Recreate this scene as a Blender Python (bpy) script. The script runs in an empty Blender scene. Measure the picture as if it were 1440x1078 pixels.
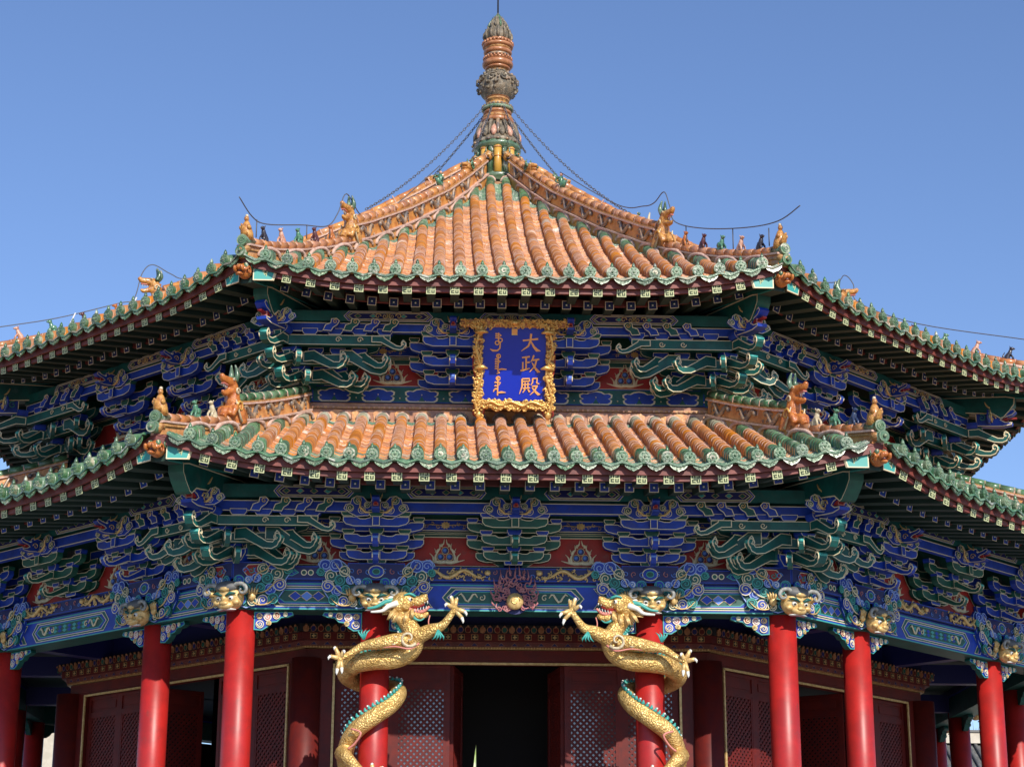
import bpy, math, random
import numpy as np
from mathutils import Matrix, Vector
R=math.radians; PI=math.pi
rnd=random.Random(7)
SC=bpy.context.scene; COL=SC.collection
# ---------------- camera, sky, sun ----------------
cd=bpy.data.cameras.new('camera'); cam=bpy.data.objects.new('camera',cd); COL.objects.link(cam); SC.camera=cam
yaw,pit,rol=0.0365,0.29226,0.00346
Fv=Vector((math.sin(yaw)*math.cos(pit),math.cos(yaw)*math.cos(pit),math.sin(pit)))
Rv=Vector((math.cos(yaw),-math.sin(yaw),0)); Uv=Rv.cross(Fv)
R2=math.cos(rol)*Rv+math.sin(rol)*Uv; U2=-math.sin(rol)*Rv+math.cos(rol)*Uv
cam.matrix_world=Matrix(((R2.x,U2.x,-Fv.x,-1.076),(R2.y,U2.y,-Fv.y,-38.549),(R2.z,U2.z,-Fv.z,1.6),(0,0,0,1)))
cd.sensor_width=36; cd.lens=36*2769.5/1440; cd.clip_end=3000
W=bpy.data.worlds.new('World'); SC.world=W; W.use_nodes=True
nt=W.node_tree; bg=nt.nodes['Background']; sky=nt.nodes.new('ShaderNodeTexSky')
SUN_EL,SUN_AZ=31.5,19.0        # azimuth: degrees to the right of straight behind the camera
sky.sky_type='NISHITA'; sky.sun_disc=False; sky.sun_elevation=R(SUN_EL); sky.sun_rotation=R(180-SUN_AZ)
sky.air_density=1.0; sky.dust_density=0.1; sky.ozone_density=4.0
tint=nt.nodes.new('ShaderNodeMix'); tint.data_type='RGBA'; tint.blend_type='MULTIPLY'; tint.inputs['Factor'].default_value=1; tint.inputs['B'].default_value=(.90,.89,1.0,1)
nt.links.new(sky.outputs[0],tint.inputs['A']); nt.links.new(tint.outputs['Result'],bg.inputs[0]); bg.inputs[1].default_value=0.128
sd=bpy.data.lights.new('sun','SUN'); sd.energy=4.1; sd.angle=R(0.5); sd.color=(1,.93,.82)
sun=bpy.data.objects.new('sun',sd); COL.objects.link(sun)
sv=Vector((math.sin(R(SUN_AZ))*math.cos(R(SUN_EL)),-math.cos(R(SUN_AZ))*math.cos(R(SUN_EL)),math.sin(R(SUN_EL))))
sun.rotation_euler=sv.to_track_quat('Z','Y').to_euler()
SC.view_settings.view_transform='Standard'; SC.view_settings.look='None'; SC.view_settings.exposure=0.33; SC.view_settings.gamma=1
SC.cycles.max_bounces=6; SC.cycles.diffuse_bounces=4
# ---------------- materials ----------------
MATS={}
def mat(name,col,rough=.5,metal=0,col2=None,ns=5,fac=(.42,.6),isl=0,bump=0,bs=30,col3=None,ns3=2.5,fac3=(.6,.66),coat=0,spec=.5,vor=False,sub=0):
    m=bpy.data.materials.new(name); m.use_nodes=True; t=m.node_tree; b=t.nodes['Principled BSDF']
    N=t.nodes.new; L=t.links.new
    b.inputs['Roughness'].default_value=rough; b.inputs['Metallic'].default_value=metal
    b.inputs['Coat Weight'].default_value=coat; b.inputs['Coat Roughness'].default_value=.15
    b.inputs['Specular IOR Level'].default_value=spec
    tc=N('ShaderNodeTexCoord').outputs['Object']
    c=N('ShaderNodeRGB'); c.outputs[0].default_value=(*col,1); out=c.outputs[0]
    def mixn(out,colx,scale,f,seed):
        no=N('ShaderNodeTexNoise'); no.inputs['Scale'].default_value=scale; no.inputs['Detail'].default_value=6; no.inputs['Roughness'].default_value=.62
        mp=N('ShaderNodeMapping'); mp.inputs['Location'].default_value=(seed,seed*2,seed); L(tc,mp.inputs[0]); L(mp.outputs[0],no.inputs['Vector'])
        r=N('ShaderNodeMapRange'); r.inputs[1].default_value=f[0]; r.inputs[2].default_value=f[1]; L(no.outputs['Fac'],r.inputs[0])
        x=N('ShaderNodeMix'); x.data_type='RGBA'; L(r.outputs[0],x.inputs['Factor']); L(out,x.inputs['A']); x.inputs['B'].default_value=(*colx,1)
        return x.outputs['Result']
    if col2: out=mixn(out,col2,ns,fac,0)
    if col3: out=mixn(out,col3,ns3,fac3,7.3)
    if isl:
        g=N('ShaderNodeNewGeometry'); r=N('ShaderNodeMapRange'); r.inputs[3].default_value=1-isl; r.inputs[4].default_value=1+isl
        L(g.outputs['Random Per Island'],r.inputs[0]); h=N('ShaderNodeHueSaturation'); L(r.outputs[0],h.inputs['Value']); L(out,h.inputs['Color'])
        w=N('ShaderNodeMath'); w.operation='MULTIPLY'; w.inputs[1].default_value=17.3; L(g.outputs['Random Per Island'],w.inputs[0])
        fr=N('ShaderNodeMath'); fr.operation='FRACT'; L(w.outputs[0],fr.inputs[0])
        r2=N('ShaderNodeMapRange'); r2.inputs[3].default_value=1-isl*.7; r2.inputs[4].default_value=1+isl*.3; L(fr.outputs[0],r2.inputs[0]); L(r2.outputs[0],h.inputs['Saturation'])
        out=h.outputs[0]
    L(out,b.inputs['Base Color'])
    if bump:
        if vor: no=N('ShaderNodeTexVoronoi'); no.inputs['Scale'].default_value=bs; o=no.outputs['Distance']
        else: no=N('ShaderNodeTexNoise'); no.inputs['Scale'].default_value=bs; no.inputs['Detail'].default_value=5; o=no.outputs['Fac']
        L(tc,no.inputs['Vector']); bp=N('ShaderNodeBump'); bp.inputs['Strength'].default_value=bump; bp.inputs['Distance'].default_value=.02
        L(o,bp.inputs['Height']); L(bp.outputs[0],b.inputs['Normal'])
    MATS[name]=m; return m
mat('glaze_orange',(.50,.185,.028),.40,col2=(.35,.12,.035),ns=3,fac=(.4,.65),isl=.22,spec=.35,col3=(.52,.36,.25),ns3=2.2,fac3=(.60,.66),bump=.25,bs=40)
mat('glaze_orange_pan',(.54,.20,.028),.4,col2=(.36,.12,.03),ns=9,isl=.35,col3=(.62,.46,.36),ns3=2.2,fac3=(.60,.63),bump=.3,bs=40)
mat('glaze_amber',(.64,.29,.075),.33,col2=(.46,.17,.04),ns=6,isl=.12,bump=.3,bs=35,coat=.3)
mat('glaze_ochre',(.50,.27,.09),.4,col2=(.30,.12,.04),ns=14,bump=.5,bs=45)
mat('glaze_green',(.042,.125,.05),.3,col2=(.12,.21,.11),ns=8,isl=.4,col3=(.42,.42,.33),ns3=3.5,fac3=(.59,.66),bump=.2,bs=40,coat=.3)
mat('glaze_drip',(.055,.135,.062),.32,col2=(.20,.26,.15),ns=7,isl=.30,col3=(.46,.42,.30),ns3=4.5,fac3=(.58,.64),bump=.5,bs=45,coat=.2)
mat('glaze_rust',(.42,.16,.06),.3,col2=(.52,.24,.09),ns=6,isl=.2,coat=.3)
mat('horn_grey',(.34,.34,.31),.5,col2=(.2,.2,.19),ns=20)
mat('glaze_ring',(.32,.12,.045),.35,col2=(.45,.2,.09),ns=9,coat=.3)
mat('worn_tile',(.34,.33,.24),.7,col2=(.24,.22,.15),ns=9,isl=.3,bump=.4,bs=40)
mat('glaze_yellow',(.62,.33,.05),.3,isl=.1,coat=.3)
mat('mortar',(.62,.42,.34),.85,col2=(.5,.30,.22),ns=12,bump=.5,bs=50)
mat('glaze_dark',(.05,.055,.065),.3,col2=(.12,.10,.08),ns=30,coat=.3)
mat('relief_dark',(.14,.12,.11),.35,col2=(.42,.27,.15),ns=9,coat=.3)
mat('stone_finial',(.22,.17,.11),.6,col2=(.10,.09,.07),ns=14,fac=(.4,.6),col3=(.42,.36,.27),ns3=9,fac3=(.55,.65),bump=.8,bs=40)
mat('fascia_maroon',(.20,.045,.035),.55,col2=(.12,.03,.025),ns=5,col3=(.30,.13,.10),ns3=8,fac3=(.68,.72))
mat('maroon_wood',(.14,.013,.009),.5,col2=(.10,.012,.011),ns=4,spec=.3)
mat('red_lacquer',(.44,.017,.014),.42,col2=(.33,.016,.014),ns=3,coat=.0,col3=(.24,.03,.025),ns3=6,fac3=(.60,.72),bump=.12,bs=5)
mat('red_panel',(.38,.020,.013),.6,col2=(.27,.020,.015),ns=3,col3=(.24,.05,.035),ns3=8,fac3=(.58,.72))
mat('paint_blue',(.006,.048,.42),.5,col2=(.005,.034,.29),ns=4,col3=(.04,.05,.24),ns3=7,fac3=(.56,.75))
mat('paint_navy',(.008,.01,.10),.5)
mat('paint_teal',(.004,.105,.088),.5,col2=(.004,.07,.06),ns=4,col3=(.04,.10,.09),ns3=7,fac3=(.56,.75))
mat('paint_green',(.012,.10,.065),.5,col2=(.01,.07,.05),ns=4)
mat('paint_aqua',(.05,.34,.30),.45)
mat('paint_sky',(.10,.22,.62),.45)
mat('cream_line',(.74,.64,.42),.5)
mat('line_sky',(.30,.42,.75),.5)
mat('paint_white',(.75,.74,.68),.5)
mat('pale_fret',(.55,.58,.32),.5)
mat('black_fret',(.05,.07,.03),.6)
mat('paint_pink',(.62,.22,.18),.5)
mat('flame_pink',(.40,.13,.14),.5,col2=(.45,.2,.2),ns=20)
mat('black_paint',(.012,.010,.012),.6)
mat('soffit_green',(.018,.045,.035),.7)
mat('grey_paint',(.12,.12,.12),.6)
mat('weathered_wood',(.13,.085,.065),.8,col2=(.09,.06,.05),ns=12,bump=.4,bs=30)
mat('gold_leaf',(.86,.58,.20),.30,metal=.55,col2=(.66,.38,.10),ns=25,bump=.3,bs=60)
mat('gold_paint',(.74,.52,.22),.42,metal=.25,col2=(.56,.36,.13),ns=18)
mat('gold_scales',(.80,.54,.20),.40,metal=.45,col2=(.58,.35,.10),ns=10,bump=.8,bs=36,vor=True,col3=(.34,.19,.06),ns3=5,fac3=(.58,.72))
mat('plaque_blue',(.006,.028,.44),.25,coat=.15)
mat('plaque_gold',(.88,.42,.13),.45,metal=.1)
mat('iron',(.06,.06,.065),.5,metal=.6)
mat('wire_grey',(.10,.10,.11),.6)
mat('pole_white',(.7,.7,.7),.4)
mat('paper_glass',(.10,.10,.11),.10,spec=1.0,coat=1.0)
mat('shade_black',(.01,.008,.008),.9)  # near-black, shade put into the colour
mat('paving_stone',(.34,.32,.29),.85,col2=(.26,.245,.22),ns=.6,bump=.3,bs=8)
mat('grey_tile',(.16,.16,.15),.8,col2=(.10,.10,.095),ns=4,bump=.3)
mat('plaster',(.60,.54,.44),.8,col2=(.5,.45,.36),ns=3)
mat('bark',(.12,.08,.06),.9,col2=(.2,.15,.12),ns=8)
mat('leaf_green',(.30,.42,.10),.45,col2=(.60,.66,.42),ns=3)
mat('beast_dark',(.035,.03,.04),.3,coat=.3); mat('beast_pink',(.50,.22,.14),.4,col2=(.6,.4,.3),ns=30)
mat('beast_green',(.04,.17,.09),.3,col2=(.15,.27,.17),ns=25,coat=.3); mat('beast_maroon',(.10,.03,.03),.3,coat=.3)
mat('beast_cream',(.60,.52,.36),.4,col2=(.45,.35,.2),ns=25); mat('beast_blue',(.03,.045,.10),.3,coat=.3)
mat('beast_amber',(.60,.30,.07),.33,col2=(.35,.13,.03),ns=16,bump=.6,bs=50,coat=.3)
mat('beast_orange',(.55,.19,.04),.33,col2=(.38,.10,.02),ns=14,bump=.6,bs=50,coat=.3)
# ---------------- mesh builder ----------------
def Rz(a): c,s=math.cos(a),math.sin(a); return np.array([[c,-s,0,0],[s,c,0,0],[0,0,1,0],[0,0,0,1.]])
def Rx(a): c,s=math.cos(a),math.sin(a); return np.array([[1,0,0,0],[0,c,-s,0],[0,s,c,0],[0,0,0,1.]])
def Tr(x,y,z): m=np.eye(4); m[:3,3]=(x,y,z); return m
def FACE(k): return Rz(R(45*k))          # outward of face 0 is -Y
def unit(v): v=np.asarray(v,float); n=np.linalg.norm(v); return v/n if n>1e-12 else v
class MB:
    def __init__(s): s.V=[];s.n=0;s.F=[];s.M=[];s.S=[];s.names=[];s.T=np.eye(4);s.st=[]
    def push(s,m): s.st.append(s.T); s.T=s.T@m
    def pop(s): s.T=s.st.pop()
    def mi(s,m):
        if m not in s.names: s.names.append(m)
        return s.names.index(m)
    def add(s,v,f,m,smooth=False):
        v=np.asarray(v,float); v=v@s.T[:3,:3].T+s.T[:3,3]
        s.V.append(v); i=s.mi(m) if isinstance(m,str) else None
        if i is None: s.M.extend([s.mi(x) for x in m])
        else: s.M.extend([i]*len(f))
        n=s.n; s.F.extend([tuple(a+n for a in q) for q in f]); s.S.extend([smooth]*len(f)); s.n+=len(v)
    def box(s,x0,x1,y0,y1,z0,z1,m):
        v=[(x,y,z) for x in(x0,x1) for y in(y0,y1) for z in(z0,z1)]
        s.add(v,[(0,1,3,2),(4,6,7,5),(0,4,5,1),(2,3,7,6),(0,2,6,4),(1,5,7,3)],m)
    def tube(s,P,r,m,n=8,smooth=True,flat=None):
        P=np.array(P,float); k=len(P)
        r=np.full(k,r) if np.isscalar(r) else np.array(r,float)
        t=np.gradient(P,axis=0); t/= (np.linalg.norm(t,axis=1)[:,None]+1e-9)
        up=np.array([0,0,1.]) if abs(t[0][2])<.9 else np.array([0,1.,0]); a=unit(np.cross(t[0],up))
        V=[]
        for i in range(k):
            a=unit(a-np.dot(a,t[i])*t[i]); b=np.cross(t[i],a)
            for j in range(n):
                q=2*PI*j/n; V.append(P[i]+r[i]*(math.cos(q)*a+math.sin(q)*b))
        F=[(i*n+j,i*n+(j+1)%n,(i+1)*n+(j+1)%n,(i+1)*n+j) for i in range(k-1) for j in range(n)]
        F.append(tuple(range(n))[::-1]); F.append(tuple((k-1)*n+j for j in range(n)))
        V=np.array(V)
        if flat is not None: V=flat(V)
        s.add(V,F,m,smooth)
    def lathe(s,prof,m,n=24,o=(0,0,0),smooth=True,lobes=0,amp=0):
        V=[]
        for r,z in prof:
            for j in range(n):
                q=2*PI*j/n; rr=r*(1+amp*math.cos(lobes*q)); V.append((o[0]+rr*math.cos(q),o[1]+rr*math.sin(q),o[2]+z))
        k=len(prof)
        F=[(i*n+j,i*n+(j+1)%n,(i+1)*n+(j+1)%n,(i+1)*n+j) for i in range(k-1) for j in range(n)]
        F.append(tuple(range(n))[::-1]); F.append(tuple((k-1)*n+j for j in range(n)))
        s.add(V,F,m,smooth)
    def ball(s,c,r,m,n=8,k=6):
        r=(r,r,r) if np.isscalar(r) else r; V=[(c[0],c[1],c[2]-r[2])]
        for i in range(1,k):
            p=PI*i/k
            for j in range(n): q=2*PI*j/n; V.append((c[0]+r[0]*math.sin(p)*math.cos(q),c[1]+r[1]*math.sin(p)*math.sin(q),c[2]-r[2]*math.cos(p)))
        V.append((c[0],c[1],c[2]+r[2])); e=len(V)-1
        F=[(0,1+(j+1)%n,1+j) for j in range(n)]
        for i in range(k-2): F+=[(1+i*n+j,1+i*n+(j+1)%n,1+(i+1)*n+(j+1)%n,1+(i+1)*n+j) for j in range(n)]
        F+=[(e,1+(k-2)*n+j,1+(k-2)*n+(j+1)%n) for j in range(n)]
        s.add(V,F,m,True)
    def prism(s,poly,pl,th,fill,side=None,edge=None,w=.012,both=False):
        """poly in (a,b); front at c=0 of plane pl, back at c=-th"""
        poly=[tuple(p) for p in poly]
        ar=sum(poly[i-1][0]*poly[i][1]-poly[i][0]*poly[i-1][1] for i in range(len(poly)))
        if ar<0: poly=poly[::-1]
        n=len(poly); side=side or fill; P=np.array(poly)
        o,ex,ez,en=[np.asarray(q,float) for q in pl]
        pt=lambda q,c: [o+a*ex+b*ez+c*en for a,b in q]
        flip=np.dot(np.cross(ex,ez),en)<0
        fx=lambda f:[t[::-1] for t in f] if flip else f
        V=pt(P,0)+pt(P,-th)
        s.add(V,fx([(i,n+i,n+(i+1)%n,(i+1)%n) for i in range(n)]),side)
        def cap(c,rev):
            if edge:
                e=np.roll(P,-1,0)-P; e/=(np.linalg.norm(e,axis=1)[:,None]+1e-9); nn=np.stack([-e[:,1],e[:,0]],1); pn=np.roll(nn,1,0)
                b=nn+pn; d=(b*nn).sum(1); b=b/np.maximum(np.linalg.norm(b,axis=1),1e-6)[:,None]; mi=w/np.maximum(np.sqrt(np.maximum(d/2,0)),.5)
                Q=P+b*mi[:,None]
                V=pt(P,c)+pt(Q,c); F=[(i,(i+1)%n,n+(i+1)%n,n+i) for i in range(n)]+[tuple(range(n,2*n))]
                if rev: F=[f[::-1] for f in F]
                s.add(V,fx(F),[edge]*n+[fill])
            else:
                F=[tuple(range(n))]
                if rev: F=[f[::-1] for f in F]
                s.add(pt(P,c),fx(F),fill)
        cap(0,False)
        if both: cap(-th,True)
        else: s.add(pt(P,-th),fx([tuple(range(n))[::-1]]),side)
    def build(s,name,parent=None,**tags):
        me=bpy.data.meshes.new(name); V=np.concatenate(s.V) if s.V else np.zeros((0,3))
        me.from_pydata(V.tolist(),[],s.F)
        for q in s.names: me.materials.append(MATS[q])
        me.polygons.foreach_set('material_index',s.M); me.polygons.foreach_set('use_smooth',s.S); me.update()
        return link(name,me,parent,**tags)
def link(name,me,parent=None,mw=None,**tags):
    o=bpy.data.objects.new(name,me); COL.objects.link(o)
    if parent is not None: o.parent=parent
    if mw is not None: o.matrix_local=Matrix(mw.tolist() if hasattr(mw,'tolist') else mw)
    for k,v in tags.items(): o[k]=v
    return o
def empty(name,mw=None,parent=None,**tags): o=link(name,None,parent,mw,**tags); o.empty_display_size=.2; return o
def FR(y,x0=0,z0=0): return ((x0,y,z0),(1,0,0),(0,0,1),(0,-1,0))      # plane facing outward (-Y)
def SD(x,sg=1,y0=0,z0=0): return ((x,y0,z0),(0,-1,0),(0,0,1),(sg,0,0)) # side plane: a = outward
def P3(pl,a,b,c=0): o,ex,ez,en=[np.asarray(q,float) for q in pl]; return o+a*ex+b*ez+c*en
def ngon(cx,cz,r,n=14,rz=None,a0=0): rz=rz or r; return [(cx+r*math.cos(a0+2*PI*i/n),cz+rz*math.sin(a0+2*PI*i/n)) for i in range(n)]
def spiral(mb,pl,a,b,r0,turns,a0,ccw,tr,m,n=None,c=.0,r1=.15):
    n=n or max(8,int(turns*12)); P=[]
    for i in range(n+1):
        t=i/n; r=r0*(1-(1-r1)*t); q=a0+(1 if ccw else -1)*2*PI*turns*t; P.append(P3(pl,a+r*math.cos(q),b+r*math.sin(q),c))
    mb.tube(P,[tr*(1-.5*i/n) for i in range(n+1)],m,n=5)
def curl(mb,pl,a,b,r,fill,line,a0=0,ccw=True,th=.04,lw=.011):
    mb.prism(ngon(a,b,r,12),(np.asarray(P3(pl,0,0,th)),)+tuple(pl[1:]),th,fill,edge=line,w=lw)
    spiral(mb,pl,a,b,r*.68,1.25,a0,ccw,lw*.9,line,c=th+.004)
def interp(tab):
    xs,ys=zip(*sorted(tab)); return lambda x: float(np.interp(x,xs,ys))
def smooth_path(P,n=6):
    P=np.array(P,float); out=[]
    for i in range(len(P)-1):
        p0=P[max(i-1,0)];p1=P[i];p2=P[i+1];p3=P[min(i+2,len(P)-1)]
        for j in range(n):
            t=j/n; out.append(.5*((2*p1)+(-p0+p2)*t+(2*p0-5*p1+4*p2-p3)*t*t+(-p0+3*p1-3*p2+p3)*t**3))
    out.append(P[-1]); return np.array(out)
TA=math.tan(R(22.5)); CA=math.cos(R(22.5))
# ---------------- the setting ----------------
g=MB(); g.box(-1500,1500,-1500,1500,-.5,0,'paving_stone'); g.build('ground',kind='structure')
HALL=empty('palace_hall',label='octagonal Chinese palace hall with double orange and green tiled eaves and red pillars',category='palace')
def octa(mb,d,z0,z1,m,d2=None):
    d2=d2 or d; V=[]
    for dd,z in((d,z0),(d2,z1)):
        for k in range(8): a=R(45*k-22.5); r=dd/CA; V.append((r*math.sin(a),-r*math.cos(a),z))
    mb.add(V,[(k,(k+1)%8,8+(k+1)%8,8+k) for k in range(8)]+[tuple(range(8))[::-1],tuple(range(8,16))],m)
g=MB(); octa(g,12.6,.004,1.5,'paving_stone'); g.build('stone_terrace',kind='structure')
# ---------------- roofs ----------------
class Roof: pass
LO=Roof(); LO.de=12.2; LO.d0=7.9; LO.prof=interp([(12.4,8.40),(12.2,8.47),(11.2,8.86),(10.0,9.36),(8.8,9.85),(7.9,10.22),(7,10.6)])
LO.lift=.38; LO.u0=.40; LO.rows=30; LO.pitch=.314; LO.r=.084; LO.lf=8.2; LO.name='lower'
UP=Roof(); UP.de=10.1; UP.d0=.75; UP.prof=interp([(10.3,11.87),(10.1,11.94),(9.3,12.27),(8.6,12.60),(7.6,13.10),(6.0,13.92),(4.4,14.83),(2.65,15.93),(1.6,16.7),(.3,17.72)])
UP.lift=.29; UP.u0=.40; UP.rows=24; UP.pitch=.332; UP.r=.088; UP.lf=6.2; UP.name='upper'
def zroof(rf,u,d):
    w=d*TA; t=max(0,(abs(u)/w-rf.u0)/(1-rf.u0)); f=max(0,min(1,(d-rf.lf)/(rf.de-rf.lf)))
    return rf.prof(d)+rf.lift*(min(t,1.1)**2.2)*f*f
def tile_slope(rf,k,parent,detail=True):
    mb=MB(); mb.push(FACE(k)); rr=random.Random(k*31+int(rf.de))
    # pan surface
    nr=rf.rows
    for i in range(nr+1):
        uc=(i-nr/2)*rf.pitch; ul=uc-rf.pitch/2; ur=uc+rf.pitch/2
        ua=min(abs(ul),abs(ur)); ds=max(rf.d0,ua/TA-.02)
        d=rf.de+.06; st=.085; first=True; V=[];F=[];M=[]
        while d>ds+.01:
            d2=max(ds,d-st-.02); q=[]
            for dd,off in((d,.016),(d2,0.0)):
                lim=dd*TA+.02
                for uu,dz in((ul,.03),(uc,-.022),(ur,.03)):
                    u_=max(-lim,min(lim,uu)); q.append((u_,-dd,zroof(rf,u_,dd)-.078+dz+off*1.5))
            b=len(V); V+=q; V+=[(q[0][0],q[0][1],q[0][2]-.03),(q[1][0],q[1][1],q[1][2]-.03),(q[2][0],q[2][1],q[2][2]-.03)]
            F+=[(b,b+1,b+4,b+3),(b+1,b+2,b+5,b+4),(b+6,b+7,b+1,b),(b+7,b+8,b+2,b+1)]
            near=(d<ds+(1.0 if rf is UP else (.9 if abs(uc)>3.2 else .35))) or (d>rf.de-.12); g_=near or (abs(uc)>rf.de*TA-.9)
            m='glaze_green' if g_ else 'glaze_orange_pan'
            if rf is LO and rf.de-.12>=d>rf.de-.75 and rr.random()<.45: m=rr.choice(('worn_tile','glaze_green'))
            if d>rf.de-.45 and rf is UP and rr.random()<.25: m='worn_tile'
            M=[m]*4; mb.add(V[b:],[tuple(a-b for a in f) for f in F[-4:]],M); d-=st
    for i in range(nr):
        u=(i+.5-nr/2)*rf.pitch; ds=max(rf.d0,abs(u)/TA+.10); d=rf.de; sl=.185; n=6
        if ds>rf.de-.1: ds=rf.de-.15
        while d>ds:
            d2=max(ds,d-sl); ra=rf.r*(1+rr.uniform(-.02,.04)); rb=rf.r*.90; V=[]
            ju=rr.uniform(-.006,.006)
            for dd,r_ in((d,ra),(d-.02,ra*1.03),(d2-.02 if d2>ds else d2,rb)):
                zc=zroof(rf,u,dd)
                V.append((u+ju-r_,-dd,zc-.09))
                for j in range(n+1):
                    q=PI*j/n; V.append((u+ju-r_*math.cos(q),-dd,zc+.012+r_*math.sin(q)))
                V.append((u+ju+r_,-dd,zc-.09))
            N3=n+3
            F=[(a*N3+j,a*N3+j+1,(a+1)*N3+j+1,(a+1)*N3+j) for a in range(2) for j in range(N3-1)]
            F.append(tuple(range(N3))[::-1])
            g_=(rf.name=='lower' and d>rf.de-.45) or (d2<ds+(.62 if abs(u)/TA>rf.d0 else .34)) or abs(u)>rf.de*TA-(1.15 if rf.name=='lower' else .5)
            if rf.name=='lower' and d2<ds+.32 and abs(u)<3.3: m='worn_tile'
            else: m='glaze_green' if g_ else 'glaze_orange'
            mb.add(V,F,m,True)
            if m=='glaze_orange' and rr.random()<.5:   # worn mortar ring at the joint
                zc=zroof(rf,u,d2)
                mb.tube([(u+ju+rf.r*1.0*math.cos(PI*j/6)*-1,-d2,zc+.012+rf.r*1.0*math.sin(PI*j/6)) for j in range(7)],.0055,'mortar',n=4)
            d-=sl
        # pink mortar bedding where the row dies into the ridge: a scallop lying on the ridge's side
        if abs(u)/TA+.31>rf.d0+.15:
            P=[]; sg=1 if u>0 else -1
            for j in range(11):
                q=PI*j/10; uu=u+.138*math.cos(q); dd=max(abs(uu)/TA+.285,rf.d0+.02)
                if dd<rf.de+.02: P.append((uu,-dd,zroof(rf,uu,dd)-.03+.15*math.sin(q)))
            if len(P)>3: mb.tube(P,[.030+rr.uniform(-.004,.012) for _ in P],'mortar',n=5)
        else:
            zt=zroof(rf,u,ds+.02)
            mb.tube([(u-rf.r*1.25*math.cos(PI*j/6),-ds-.02,zt-.03+rf.r*1.4*math.sin(PI*j/6)) for j in range(7)],[.022+rr.uniform(-.004,.006) for _ in range(7)],'mortar',n=5)
    mb.pop(); return mb.build('tile_slope',parent)
def eave_tiles(rf,k,parent):
    mb=MB(); mb.push(FACE(k)); nr=rf.rows; rr=random.Random(k+99)
    for i in range(nr):
        u=(i+.5-nr/2)*rf.pitch; z=zroof(rf,u,rf.de)+.010+rr.uniform(-.008,.008); tz=rr.uniform(-.06,.06)
        mb.push(Tr(u,-rf.de-.03,z)@Rz(tz))
        mb.prism(ngon(0,0,rf.r*1.02,14),FR(-.03),.06,'glaze_drip'); mb.prism(ngon(0,0,rf.r*.90,14),FR(-.036),.01,'glaze_green',edge='glaze_drip',w=.014)
        mb.prism(ngon(0,0,rf.r*.5,10),FR(-.044),.01,'glaze_drip'); mb.ball((0,-.045,0),.02,'glaze_drip',6,4)
        for a in range(6): mb.ball((rf.r*.68*math.cos(a*PI/3),-.038,rf.r*.68*math.sin(a*PI/3)),.012,'glaze_drip',5,3)
        mb.lathe([(.026,0),(.030,.02),(.022,.05),(.012,.07),(.002,.085)],'glaze_green',8,o=(0,.0,rf.r*.98))
        mb.pop()
    for i in range(nr+1):
        u=(i-nr/2)*rf.pitch
        if abs(u)>rf.de*TA-.1: u=math.copysign(rf.de*TA-.13,u)
        z=zroof(rf,u,rf.de)-.055+rr.uniform(-.006,.006); w=rf.pitch*.43; h=.135
        mb.push(Tr(u,-rf.de-.035,z)@Rz(rr.uniform(-.08,.08)))
        P=[(-w,.03),(-w*.6,-.02),(0,-.045),(w*.6,-.02),(w,.03),(w*.98,-h*.22),(w*.80,-h*.52),(w*.52,-h*.76),(w*.2,-h*.88),(0,-h*1.02),(-w*.2,-h*.88),(-w*.52,-h*.76),(-w*.80,-h*.52),(-w*.98,-h*.22)]
        pl=((0,0,0),(1,0,0),(0,.12,1),(0,-1,.12)); mb.prism(P,pl,.022,'glaze_drip','glaze_green',edge='glaze_green',w=.009)
        for q in (-.55,-.2,.2,.55): spiral(mb,pl,q*w,-.055-(.035 if abs(q)<.3 else 0),.022,.9,q*5,q>0,.006,'glaze_drip',n=6,c=.004)
        mb.pop()
    mb.pop(); return mb.build('eave_tiles',parent)
ROOFS={}
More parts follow.
